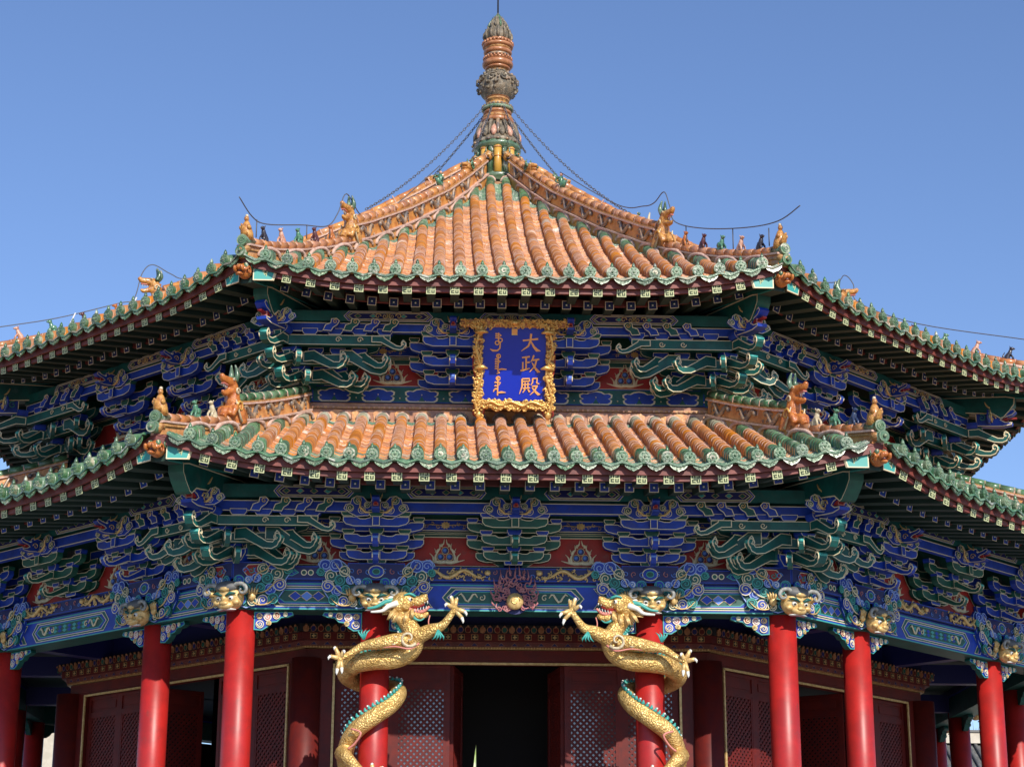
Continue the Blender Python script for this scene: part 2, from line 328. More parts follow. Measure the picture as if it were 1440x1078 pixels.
for rf in (LO,UP):
    mb=MB(); dk=rf.de-.15
    # closed underlay, soffit and fascia boards for all eight faces
    for k in range(8):
        mb.push(FACE(k)); N=16
        ds=[rf.de-.05,rf.de-1,(rf.de+rf.d0)/2,rf.d0] if rf is LO else [10.05,8.6,7.2,6,4.4,2.6,1.2,.5]
        if k in(3,4,5): tile_m='glaze_orange'
        V=[];
        for d in ds:
            for i in range(N+1): u=(i/N*2-1)*d*TA; V.append((u,-d,zroof(rf,u,d)-(.12 if k not in(3,4,5) else .02)))
        n=N+1; mb.add(V,[(a*n+i,a*n+i+1,(a+1)*n+i+1,(a+1)*n+i) for a in range(len(ds)-1) for i in range(N)],'glaze_rust')
        # fascia: tall upper board with boards behind, following the lift
        for (d,t,b,m,th) in((rf.de-.06,-.075,-.215,'fascia_maroon',.04),(rf.de-.13,-.215,-.285,'fascia_maroon',.05),(rf.de-.92,-.16,-.27,'fascia_maroon',.05)):
            V=[];N2=24
            for i in range(N2+1):
                u=(i/N2*2-1)*d*TA; z=zroof(rf,u*rf.de/d,rf.de)+(0 if d>rf.de-.5 else (.085 if rf is LO else .06))
                V+=[(u,-d,z+t),(u,-d,z+b),(u*(d-th)/d,-d+th,z+t),(u*(d-th)/d,-d+th,z+b)]
            F=[]
            for i in range(N2): a=i*4; F+=[(a+1,a+5,a+4,a),(a+3,a+2,a+6,a+7),(a+1,a+3,a+7,a+5),(a,a+4,a+6,a+2)]
            mb.add(V,F,m)
        # soffit
        V=[];N2=24; dw=(10.5,.10) if rf is LO else (8.3,.10)
        for i in range(N2+1):
            t=(i/N2*2-1)
            for d,dz in((rf.de-.08,-.14),(rf.de-.85,-.10+(.07 if rf is LO else .05)),(dw[0],.22)):
                u=t*d*TA; V.append((u,-d,zroof(rf,t*rf.de*TA,rf.de)+dz))
        mb.add(V,[(i*3+a,i*3+3+a,i*3+4+a,i*3+1+a) for i in range(N2) for a in range(2)],'soffit_green')
        mb.pop()
    o=mb.build(rf.name+'_roof',HALL); ROOFS[rf.name]=o
    for k in (-2,-1,0,1,2): tile_slope(rf,k,o); eave_tiles(rf,k,o)
    for k in (3,4,5): eave_tiles(rf,k,o)
# rafters -------------------------------------------------
def rafter_mesh(mb,kind,L):
    s=.066
    if kind=='fly':
        mb.box(-s,s,-L,0,-.13,0,'soffit_green')
        pl=FR(-L-.001,0,-.066); mb.prism([(-s-.006,-.072),(s+.006,-.072),(s+.006,.072),(-s-.006,.072)],FR(-L-.006,0,-.066),.005,'black_fret','pale_fret',edge='pale_fret',w=.014)
        b=(-L-.010)
        def bar(x0,x1,z0,z1): mb.box(x0,x1,b,b+.004,-.066+z0,-.066+z1,'pale_fret')
        q=.062; h=.006
        bar(-h,h,-q,q); bar(-q,-h,-h,h); bar(h,q,-h,h); bar(h,q-.026,.026,.026+2*h); bar(.026,.026+2*h,-q+.02,-h); bar(-q+.026,-h,-.026-2*h,-.026); bar(-.026-2*h,-.026,h,q-.02)
    else:
        mb.box(-s,s,-L,0,-.13,0,'soffit_green')
        mb.prism([(-s-.004,-.070),(s+.004,-.070),(s+.004,.070),(-s-.004,.070)],FR(-L-.006,0,-.066),.005,'paint_navy' if kind=='eaveU' else 'paint_blue','paint_navy',edge='cream_line',w=.012)
        mb.ball((0,-L-.006,-.066),.015,'paint_white',6,4)
        for a in range(4): mb.prism(ngon(.026*math.cos(a*PI/2+.785),-.066+.026*math.sin(a*PI/2+.785),.011,6),FR(-L-.009),.003,'paint_teal')
rm={}
for kind,L in(('fly',.80),('eaveL',1.15),('eaveU',1.15)):
    mb=MB(); rafter_mesh(mb,kind,L); MB_=mb; V=np.concatenate(mb.V)
    rm[kind]=(mb,V)
    me=bpy.data.meshes.new('rafter'); me.from_pydata(V.tolist(),[],mb.F)
    for q in mb.names: me.materials.append(MATS[q])
    me.polygons.foreach_set('material_index',mb.M); me.update(); rm[kind]=(mb,V,me)
def rafters():
    for rf,dfly,dev,n in((LO,LO.de-.10,LO.de-.84,26),(UP,UP.de-.10,UP.de-.84,22)):
        rest=MB()
        for k in (-2,-1,0,1,2):
            for kind,dE,L,dz in(('fly',dfly,.80,-.190),('eave',dev,1.15,-.205+(.07 if rf is LO else .05))):
                kk=kind if kind=='fly' else ('eaveL' if rf is LO else 'eaveU')
                p=2*(dfly*TA)/(n+.6); 
                for i in range(n):
                    u=(i+.5-n/2)*p*(dE/dfly if kind=='eave' else 1)
                    t=abs(u)/(dE*TA); ang=math.copysign(R(20)*max(0,(t-.58)/.42)**1.1,u)
                    z=zroof(rf,u/(dE*TA)*rf.de*TA,rf.de)+dz
                    tilt=-.10
                    # roll follows the rise of the eave
                    e=.05; sl=(zroof(rf,(u+e)/(dE*TA)*rf.de*TA,rf.de)-zroof(rf,(u-e)/(dE*TA)*rf.de*TA,rf.de))/(2*e)
                    ex=unit((1,0,sl)); ey=unit((-math.sin(ang),math.cos(ang),-tilt*0+.16)); ey=unit(ey-np.dot(ey,ex)*ex*.0)
                    ez=unit(np.cross(ex,ey)); ex=np.cross(ey,ez)
                    M=np.eye(4); M[:3,0]=ex;M[:3,1]=ey;M[:3,2]=ez; tip=np.array([u,-dE,z]); M[:3,3]=tip+ey*L
                    M=FACE(k)@M
                    if k==0: link('rafter',rm[kk][2],ROOFS[rf.name],M)
                    else:
                        rest.push(M); src=rm[kk][0]; rest.add(rm[kk][1],src.F,[src.names[q] for q in src.M]); rest.pop()
        o=rest.build('rafters',ROOFS[rf.name],kind='stuff')
rafters()
# hip ridges ----------------------------------------------
def hipz(rf,d): return zroof(rf,d*TA,d)
def relief_dragon(mb,pl,L,h,m,rr):
    P=[]; n=22
    for i in range(n):
        t=i/(n-1); P.append(P3(pl,(t-.5)*L,h*.32*math.sin(t*2.2*PI*1.2+.6),.012))
    mb.tube(P,[h*(.10+.07*math.sin(PI*i/(n-1))) for i in range(n)],m,n=6)
    mb.ball(P[-1],h*.2,m,6,4)
    for i in range(12): q=rr.uniform(-.55,.55); spiral(mb,pl,q*L,rr.uniform(-.36,.36)*h,h*.13,1,rr.uniform(0,6),rr.random()<.5,h*.04,m,n=6,c=.012)
def hip_ridge(rf,j,parent):
    mb=MB(); mb.push(FACE(j)); rr=random.Random(int(j*2)+40)
    if rf is LO: dt,db,d1=12.12,10.12,7.95
    else: dt,db,d1=10.05,6.45,.75
    def strip(da,dz,off0,off1,w0,w1,m,n=14,ov=1):
        V=[];
        for i in range(n+1):
            d=da+(dz-da)*i/n; r=d/CA; z=hipz(rf,d)
            V+=[(-w0,-r,z+off0),(w0,-r,z+off0),(w1,-r,z+off1),(-w1,-r,z+off1)]
        F=[]
        for i in range(n):
            a=i*4; F+=[(a+x,a+(x+1)%4,a+4+(x+1)%4,a+4+x) for x in range(4)]
        F+=[(0,1,2,3)[::-1],(n*4,n*4+1,n*4+2,n*4+3)]
        mb.add(V,F,m)
    def barrel(da,dz,off,r,ms,sl=.26):
        L=abs(dz-da); n=int(L/sl)+1
        for i in range(n):
            a=da+(dz-da)*i/n; b=da+(dz-da)*(i+1)/n
            P=[(0,-a/CA,hipz(rf,a)+off),(0,-b/CA,hipz(rf,b)+off)]
            m=ms(i,n); mb.tube(P,[r*1.04,r*.93],m,n=10)
            mb.tube([(r*1.02*math.cos(PI*q/6),-b/CA,hipz(rf,b)+off+r*1.02*math.sin(PI*q/6)) for q in range(7)],.008,'mortar',n=4)
    if rf is LO: top=.10; T2=.46
    else: top=.13; T2=.49
    strip(dt,db,-.12,top-.05,.10,.075,'glaze_amber'); strip(dt+.02,db,top-.05,top-.02,.115,.115,'mortar'); strip(dt,db,.0,.035,.11,.10,'glaze_ochre')
    barrel(dt+.03,db,top+.035,.072,lambda i,n:'glaze_green' if i<1 else 'glaze_rust')
    o1=-.12
    strip(db,d1,o1,.10,.11,.10,'glaze_amber',24); strip(db,d1,.10,.13,.14,.14,'mortar',24)
    strip(db,d1,.13,T2-.10,.075,.075,'glaze_amber',24); strip(db,d1,T2-.10,T2-.07,.12,.12,'mortar',24); strip(db,d1,T2-.07,T2-.045,.105,.105,'glaze_ochre',24)
    barrel(db,d1,T2,.08,(lambda i,n:'glaze_green') if rf is LO else (lambda i,n:'glaze_rust' if i%3 else 'glaze_amber'))
    # relief panels on both sides
    r0,r1=db/CA,d1/CA; L=r0-r1; npn=max(1,int(L/.75))
    for i in range(npn):
        ra=r0-L*(i+.5)/npn; d=ra*CA; z=hipz(rf,d)+(.13+T2-.10)/2; dz=(hipz(rf,d+.2)-hipz(rf,d-.2))/(.4/CA)
        ex=unit((0,-1,dz)); ez=np.array([0,-ex[2],ex[1]])*-1
        if ez[2]<0: ez=-ez
        for sg in(1,-1):
            pl=((sg*.078,-ra,z),ex,ez,(sg,0,0)); relief_dragon(mb,pl,L/npn*.70,.25,'relief_dark',rr)
            mb.prism([(-.012,-.10),(.012,-.10),(.012,.10),(-.012,.10)],((sg*.082,-ra-L/npn*.46,z),ex,ez,(sg,0,0)),.01,'mortar')
    # tip: round tile end, drip under it
    r=dt/CA+.06; z=hipz(rf,dt)+top+.03
    mb.prism(ngon(0,0,.090,16),((0,-r-.02,z),(1,0,0),(0,0,1),(0,-1,0)),.05,'glaze_green',edge='glaze_drip',w=.02); curl(mb,FR(-r-.02,0,z),0,0,.06,'glaze_drip','glaze_green',th=.01,lw=.008)
    mb.ball((0,-r+.02,z-.17),(.11,.10,.06),'glaze_ochre'); 
    for s in(-1,1): mb.ball((s*.07,-r+.05,z-.14),(.05,.09,.05),'glaze_ochre')
    z2=hipz(rf,rf.de)-.02; r2=rf.de/CA+.04
    mb.tube([(0,-r2+.3,z2+.03),(0,-r2-.02,z2)],.085,'glaze_green',n=12); mb.prism(ngon(0,0,.085,14),FR(-r2-.03,0,z2),.03,'glaze_green',edge='glaze_drip',w=.018)
    mb.ball((0,-r2-.05,z2),.03,'glaze_drip',6,4)
    mb.pop(); return mb.build('hip_ridge',parent)
for rf in(LO,UP):
    for q in range(8): hip_ridge(rf,-3.5+q,ROOFS[rf.name])
# corner beams under each hip, with a beast-head sleeve
def corner_beam(rf,j):
    base=ROOFS[rf.name]; mb=MB(); mb.push(FACE(j)); zc=hipz(rf,rf.de); rt=rf.de/CA
    P=[(0,-.09),(-2.4,.25),(-2.4,.0),(-.0,-.31)]
    for sg in(1,-1):
        pl=SD(sg*.11,sg,-(rt-.22),zc-.14); mb.prism(P,pl,.11,'paint_teal','soffit_green',edge='paint_aqua',w=.02)
    pl=FR(-(rt-.215),0,zc-.14)
    # lit teal cheek boards beside the tip
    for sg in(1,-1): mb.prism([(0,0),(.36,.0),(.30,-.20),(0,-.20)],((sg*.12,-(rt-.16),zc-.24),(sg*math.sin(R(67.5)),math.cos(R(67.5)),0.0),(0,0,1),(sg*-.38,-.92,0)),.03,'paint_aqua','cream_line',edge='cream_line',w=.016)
    # lower beam with scrolled end
    r1=rt-.70; zz=zc-.40
    Q=[(-2.2,.20),(-.1,.06),(.06,.02),(.05,-.10),(-.04,-.22),(-.16,-.34),(-.22,-.36),(-.35,-.26),(-2.2,-.02)]
    for sg in(1,-1): mb.prism(Q,SD(sg*.12,sg,-r1,zz),.12,'paint_teal','paint_green',edge='cream_line',w=.018)
    ex=unit((0,.55,-.83))
    mb.prism([(-.12,0),(.12,0),(.12,.42),(-.12,.42)],((0,-r1-.062,zz+.03),(1,0,0),ex,(0,-.83,-.55)),.01,'paint_teal','paint_teal',edge='cream_line',w=.02)
    mb.prism([(-.018,.10),(.018,.10),(.018,.32),(-.018,.32)],((0,-r1-.066,zz+.03),(1,0,0),ex,(0,-.83,-.55)),.004,'gold_paint')
    mb.pop(); mb.build('corner_beam',base)
    hb=MB(); hb.push(FACE(j)@Tr(0,-(rt-.06),zc-.30)@np.diag([.85,.85,.95,1.]))
    hb.ball((0,.06,.0),(.13,.16,.13),'beast_orange',10,8)
    for s in(-1,1):
        hb.ball((s*.07,-.02,.07),(.045,.05,.05),'glaze_green'); hb.ball((s*.08,-.05,.09),.018,'beast_cream',6,4)
        spiral(hb,SD(s*.13,s,0,0),.0,-.02,.075,1.2,0,True,.02,'beast_orange'); spiral(hb,SD(s*.14,s,.10,.02),.0,.04,.06,1.2,2,False,.016,'glaze_green')
        hb.tube(smooth_path([(s*.06,-.05,-.02),(s*.08,-.16,-.03),(s*.06,-.2,.03)],4),[.03]*8+[.015],'beast_orange',6)
    hb.ball((0,-.12,.02),(.075,.08,.05),'beast_orange'); hb.ball((0,-.11,-.09),(.06,.08,.03),'beast_orange'); hb.ball((0,-.1,-.04),(.05,.05,.03),'beast_maroon')
    hb.pop(); hb.build('beast_head_sleeve',base)
for rf in(LO,UP):
    for j in(-2.5,-1.5,-.5,.5,1.5,2.5): corner_beam(rf,j)
# ridge band where the lower roof meets the drum
mb=MB()
for k in range(-3,5):
    mb.push(FACE(k)); w=7.95*TA
    for(d,z0,z1,m,ww)in((7.90,10.12,10.36,'glaze_ring',7.90*TA),(7.93,10.36,10.40,'glaze_ochre',7.93*TA),(7.86,10.40,10.47,'glaze_ring',7.86*TA)):
        mb.add([(-ww,-d,z0),(ww,-d,z0),(ww,-d,z1),(-ww,-d,z1),(-7.6*TA,-7.6,z1),(7.6*TA,-7.6,z1)],[(0,1,2,3),(3,2,5,4)],m)
    for i in range(80): u=(i+.5)/80*2*w-w; mb.box(u-.015,u+.015,-7.945,-7.93,10.36,10.395,'glaze_rust')
    for i in range(19):
        u=(i+.5)/19*2*w-w; mb.prism([(u-.10,10.12),(u+.10,10.12),(u+.12,10.30),(u+.05,10.345),(u-.05,10.345),(u-.12,10.30)],FR(-7.915),.012,'glaze_amber')
    mb.pop()
mb.build('base_ridge',ROOFS['lower'])
# ---------------- finial ----------------
FZ=lambda cy: 21.52-(cy/2.769-22)*.01669; FR_=lambda w: w/181.6
mb=MB()
mb.lathe([(FR_(a),FZ(c)) for a,c in((116,720),(74,690),(62,600),(92,592),(92,575))],'glaze_green',16)
for i in range(16):
    a=R(22.5*i); r=FR_(70); big=i%2==0
    mb.tube([(r*1.12*math.sin(a),-r*1.12*math.cos(a),FZ(700)),(r*math.sin(a),-r*math.cos(a),FZ(640)),(r*.98*math.sin(a),-r*.98*math.cos(a),FZ(565))],.085 if big else .06,'glaze_yellow' if big else 'glaze_green',n=12)
    if big:
        for c in(600,635,670): mb.tube([(r*math.sin(a)*1.02,-r*math.cos(a)*1.02,FZ(c)),(r*math.sin(a)*1.02,-r*math.cos(a)*1.02,FZ(c+4))],.09,'glaze_amber',n=12)
mb.build('finial_neck',HALL)
for i in range(8):
    a=22.5+45*i; hb=MB(); r=FR_(92); hb.push(Rz(R(a))@Tr(0,-r,FZ(640))@np.diag([.75,.75,.75,1.]))
    hb.ball((0,0,0),(.12,.13,.15),'beast_amber',10,8); hb.ball((0,-.10,-.03),(.08,.09,.05),'beast_amber'); hb.ball((0,-.08,-.11),(.07,.07,.03),'beast_dark')
    for q in(-1,1):
        hb.ball((q*.07,-.08,.05),.03,'beast_cream',6,5); hb.tube([(q*.07,.02,.1),(q*.10,.05,.2),(q*.07,.0,.28)],[.04,.03,.01],'glaze_green',7); spiral(hb,SD(q*.13,q,0,0),0,0,.08,1.2,0,True,.02,'stone_finial')
    hb.pop(); hb.build('finial_dragon_head',HALL)
FIN=None
def ring(items,name):
    f=MB()
    for kind,r,c,t,m in items:
        if kind=='t': q=[(FR_(r-t)+FR_(t)*math.cos(x),FZ(c)+FR_(t)*1.0*math.sin(x)) for x in np.linspace(-PI/2,PI/2,9)]; f.lathe(q,m,40)
        elif kind=='p':      # row of small petals
            for i in range(24): a=2*PI*i/24; f.ball((FR_(r)*math.cos(a),FR_(r)*math.sin(a),FZ(c)),(FR_(t),FR_(t),FR_(t)*1.3),m,6,5)
        else: f.lathe([(FR_(r),FZ(c)),(FR_(r-t),FZ(c-abs(t)*0-18))],m,32)
    return f.build(name,FIN)
fin=MB(); fin.lathe([(FR_(a),FZ(c)) for a,c in((86,580),(93,576),(93,566),(88,560),(78,545),(68,520),(60,500),(55,490))],'stone_finial',32,lobes=16,amp=.03)
for i in range(16):
    a=2*PI*(i+.5)/16; m='beast_pink' if i%2 else 'stone_finial'
    P=[(FR_(w)*math.cos(a),FR_(w)*math.sin(a),FZ(c)) for w,c in((90,560),(82,545),(74,528),(66,512))]; fin.tube(P,[.03,.075,.065,.02],m,7)
    b=a+PI/16; fin.tube([(FR_(w)*math.cos(b),FR_(w)*math.sin(b),FZ(c)) for w,c in((90,556),(82,530),(72,505),(63,494))],[.02,.035,.045,.05],'relief_dark' if i%2 else 'stone_finial',6)
    fin.ball((FR_(92)*math.cos(b),FR_(92)*math.sin(b),FZ(574)),(.05,.05,.03),'relief_dark',6,4)
FIN=fin.build('finial',HALL)
ring([('t',66,482,10,'glaze_ring'),('t',60,468,8,'glaze_ochre'),('c',50,462,0,'glaze_ring'),('t',56,448,7,'glaze_ring'),('t',62,434,7,'glaze_drip'),('p',58,426,5,'stone_finial')],'finial_ring')
ring([('c',42,425,0,'glaze_ochre'),('c',43,408,0,'glaze_ochre'),('t',47,398,6,'glaze_ochre'),('t',50,388,6,'glaze_ring')],'finial_ring')
fin=MB(); fin.lathe([(FR_(a),FZ(c)) for a,c in((40,398),(50,390),(62,378),(72,362),(76,345),(73,325),(62,308),(48,294),(36,286))],'stone_finial',32)
for i in range(150):
    a=rnd.uniform(0,2*PI); t=rnd.uniform(0,1); c=372-78*t; w=np.interp(c,[294,306,325,345,362,375],[50,62,76,80,74,64]); fin.ball((FR_(w)*math.cos(a),FR_(w)*math.sin(a),FZ(c)),rnd.uniform(.02,.045),'stone_finial' if rnd.random()<.7 else 'relief_dark',6,4)
for i in range(10):
    a=2*PI*i/10; e=(math.cos(a),math.sin(a)); spiral(fin,((FR_(80)*e[0],FR_(80)*e[1],FZ(330)),(-e[1],e[0],0),(0,0,1),(e[0],e[1],0)),0,0,.08,1.3,i,True,.024,'stone_finial')
fin.build('finial_knob',FIN)
ring([('c',38,292,0,'glaze_ochre'),('c',40,280,0,'glaze_ochre'),('t',50,274,6,'glaze_ring'),('t',61,258,13,'glaze_ring'),('t',54,240,6,'glaze_ring'),('p',54,236,5,'glaze_ring')],'finial_ring')
ring([('c',44,236,0,'glaze_ring'),('t',50,226,6,'relief_dark'),('t',56,212,9,'glaze_ring'),('c',52,205,0,'glaze_ochre'),('t',61,188,8,'glaze_ring'),('p',58,178,6,'glaze_ring'),('t',52,170,7,'glaze_ring')],'finial_ring')
fin=MB(); fin.lathe([(FR_(a),FZ(c)) for a,c in((38,174),(46,168),(50,152),(48,138),(40,124),(34,112),(35,100),(28,90),(18,76),(8,62),(3,52))],'stone_finial',32)
for i in range(12):
    a=2*PI*i/12; fin.tube([(FR_(w)*math.cos(a),FR_(w)*math.sin(a),FZ(c)) for w,c in((48,168),(54,152),(53,138),(44,122),(50,116))],[.02,.035,.03,.022,.006],'stone_finial',6)
    a+=PI/12; fin.tube([(FR_(w)*math.cos(a),FR_(w)*math.sin(a),FZ(c)) for w,c in((36,120),(37,106),(30,92),(20,78),(24,72))],[.02,.028,.022,.016,.004],'glaze_green' if i%3==0 else 'stone_finial',6)
    fin.tube([(FR_(w)*math.cos(a),FR_(w)*math.sin(a),FZ(c)) for w,c in((16,84),(12,70),(4,56))],[.02,.018,.004],'glaze_drip',5)
fin.tube([(0,0,FZ(60)),(0,0,23.2)],.018,'iron',6); fin.build('finial_bud',FIN)
# ---------------- walls, drum ----------------
mb=MB(); octa(mb,7.55,10.2,10.56,'weathered_wood',7.72); octa(mb,7.5,10.0,12.4,'paint_navy'); mb.build('upper_wall',HALL)
mb=MB(); octa(mb,9.5,7.30,7.42,'soffit_green'); octa(mb,9.70,7.42,8.7,'paint_green'); octa(mb,9.2,8.7,9.2,'shade_black'); mb.build('lintel_core',HALL)
mb=MB(); octa(mb,5.2,1.504,7.2,'shade_black'); mb.build('added_dark_core',HALL)  # core added behind the doorways, coloured near-black to keep the openings dark
# cloud strip of the drum
def cloud_strip():
    mb=MB()
    for k in range(-2,3):
        mb.push(FACE(k)); w=7.72*TA; mb.prism([(-w,10.53),(w,10.53),(w,10.80),(-w,10.80)],FR(-7.72),.15,'paint_teal','paint_teal',edge='paint_blue',w=.012)
        n=9; st=2*w/n
        for i in range(n):
            u=-w+st*(i+.5)
            _k=.86; P=[(-.34*st,0),(-.42*st,.03),(-.44*st,.075),(-.36*st,.10),(-.44*st,.125),(-.45*st,.175),(-.36*st,.20),(-.25*st,.19),(-.15*st,.225),(0,.24),(.15*st,.225),(.25*st,.19),(.36*st,.20),(.45*st,.175),(.44*st,.125),(.36*st,.10),(.44*st,.075),(.42*st,.03),(.34*st,0)]
            mb.prism([(u+a*_k,10.535+b) for a,b in P],FR(-7.726),.006,'cream_line'); mb.prism([(u+a*_k*.90,10.645+(b-.11)*.82) for a,b in P],FR(-7.7295),.003,'paint_blue')
            mb.prism([(u-.05,10.555),(u+.05,10.555),(u,10.64)],FR(-7.733),.003,'paint_teal'); mb.ball((u,-7.735,10.66),.012,'cream_line',5,4); mb.ball((u+st/2,-7.733,10.60),.013,'cream_line',5,4)
            mb.ball((u-.06,-7.733,10.555),.008,'cream_line',5,4); mb.ball((u+.06,-7.733,10.555),.008,'cream_line',5,4)
        mb.pop()
    mb.build('cloud_band',HALL)
cloud_strip()
# ---------------- bracket sets ----------------
def dou(mb,x,y,z,w,h,m,dep=.12):      # block: trapezoid, wider on top
    mb.prism([(x-w*.36,z),(x+w*.36,z),(x+w*.5,z+h*.5),(x+w*.5,z+h),(x-w*.5,z+h),(x-w*.5,z+h*.5)],FR(y),dep,m,m,edge='cream_line',w=.009)
def gong(mb,x0,x1,y,z,h,m,dep=.11,ends=(1,1)):  # boat-shaped arm
    L=x1-x0; P=[(x0,z+h)] if ends[0] else [(x0,z+h)]
    c=min(.16,L*.25)
    if ends[0]: P+=[(x0+.00,z+h*.55),(x0+c*.25,z+h*.22),(x0+c,z)]
    else: P+=[(x0,z)]
    if ends[1]: P+=[(x1-c,z),(x1-c*.25,z+h*.22),(x1,z+h*.55),(x1,z+h)]
    else: P+=[(x1,z),(x1,z+h)]
    if L>.6 and all(ends): xm=(x0+x1)/2; P+=[(x1-.20,z+h),(x1-.25,z+h*.80),(x1-.32,z+h*.80),(xm+.06,z+h*.98),(xm-.06,z+h*.98),(x0+.32,z+h*.80),(x0+.25,z+h*.80),(x0+.20,z+h)]
    mb.prism(P,FR(y),dep,m,m,edge='cream_line',w=.011)
def ang(mb,y0,z,L,h,m,tipm='paint_aqua',x=0,hw=.042,drop=.14): # beak seen in profile, projecting outward from y0
    P=[(-.1,h),(.10,h),(.26*L,h*.72),(.5*L,h*.1),(.72*L,-h*.42),(.86*L,-h*.5),(.93*L,-h*.2),(.90*L,h*.2),(.96*L,h*.45),(1.04*L,h*.2),(1.06*L,-h*.4),(.98*L,-h*.95),(.84*L,-h*1.15),(.6*L,-h*1.0),(.35*L,-h*.5),(.12*L,-h*.05),(-.1,0)]
    mb.prism(P,SD(x+hw,1,-y0*0+y0,z),2*hw,m,m,edge='cream_line',w=.014,both=True)
    for sg in(1,-1): spiral(mb,SD(x+sg*(hw+.004),sg,y0,z),.96*L,-h*.18,h*.5,1.2,-1.2,True,.011,'cream_line',c=0)
    mb.prism([(x-hw*.8,0),(x+hw*.8,0),(x+hw*.8,.40*L),(x-hw*.8,.40*L)],((0,y0-.12*L,z-.012),(1,0,0),unit((0,-1,-.28*h/.12)),unit((0,-.28,-1))),.006,'grey_paint')
    mb.tube([(x-hw*1.02,y0-1.05*L,z-h*.1),(x+hw*1.02,y0-1.05*L,z-h*.1)],h*.17,tipm,n=8)
def dhead(mb,y0,z,s=1.,body='paint_blue'):   # small painted dragon head at beam end, facing outward
    mb.push(Tr(0,y0,z)@np.diag([s,s,s,1.]))
    P=[(-.3,.16),(-.05,.2),(.06,.18),(.10,.10),(.20,.12),(.30,.16),(.34,.11),(.28,.06),(.14,.02),(.10,-.01),(.16,-.05),(.27,-.06),(.26,-.10),(.12,-.12),(-.02,-.11),(-.3,-.08)]
    mb.prism(P,SD(.075,1),.15,body,body,edge='cream_line',w=.014,both=True)
    for sg in(1,-1):
        mb.ball((sg*.075,-.08,.11),.028,'paint_white',6,5); mb.ball((sg*.09,-.09,.11),.014,'black_paint',5,4)
        spiral(mb,SD(sg*.082,sg),-.05,.02,.07,1.3,0,True,.012,'gold_paint',c=0); spiral(mb,SD(sg*.082,sg),-.2,.05,.06,1.3,2,False,.012,'paint_aqua',c=0)
        mb.tube(smooth_path([(sg*.07,0,.16),(sg*.1,.1,.22),(sg*.12,.14,.3)],3),[.02,.02,.02,.015,.015,.01,.008],'gold_paint',5)
    mb.prism([(-.05,-.03),(.05,-.03),(.05,.03),(-.05,.03)],FR(-.2),.1,'red_panel','red_panel',edge='paint_pink',w=.014); mb.box(-.03,.03,-.34,-.2,-.0,.02,'red_panel')
    mb.pop()
def wingboard(mb,y,z,sg,sc=1.,a='paint_teal',b='paint_blue'):
    P=[(.06,0),(.12,-.05),(.30,-.06),(.42,.0),(.50,.06),(.47,.13),(.40,.15),(.38,.22),(.30,.27),(.20,.25),(.14,.18),(.06,.16)]
    mb.prism([(sg*p*sc,z+q*sc) for p,q in P],FR(y),.03,b,b,edge='cream_line',w=.010)
    for cx,cz,r,m,q in((.40,.07,.06,a,0),(.29,.19,.065,a,2),(.22,.04,.06,b,1),(.14,.12,.05,a,4)): curl(mb,FR(y-.002),sg*cx*sc,z+cz*sc,r*sc,m,'cream_line',q,sg>0,th=.012,lw=.008)
    mb.tube([(sg*p*sc,y-.03,z+q*sc) for p,q in((.06,.0),(.16,.0),(.25,.08),(.24,.16),(.32,.24))],[.006,.02,.018,.016,.004],'gold_paint',5)
class Lv: pass
LV=Lv(); LV.dw=9.75; LV.z0=7.42; LV.st=(.2,.5,.8); LV.zt=(7.47,7.65,7.84); LV.h=.145; LV.bh=.07; LV.zb=8.05; LV.bb=.16; LV.zp=8.25; LV.ph=.19; LV.sets=(-2.02,0,2.02)
UV=Lv(); UV.dw=7.72; UV.z0=10.80; UV.st=(.35,.66,.97); UV.zt=(10.74,10.96,11.19); UV.h=.165; UV.bh=.08; UV.zb=11.41; UV.bb=.15; UV.zp=11.58; UV.ph=.17; UV.sets=(-.93,.93)
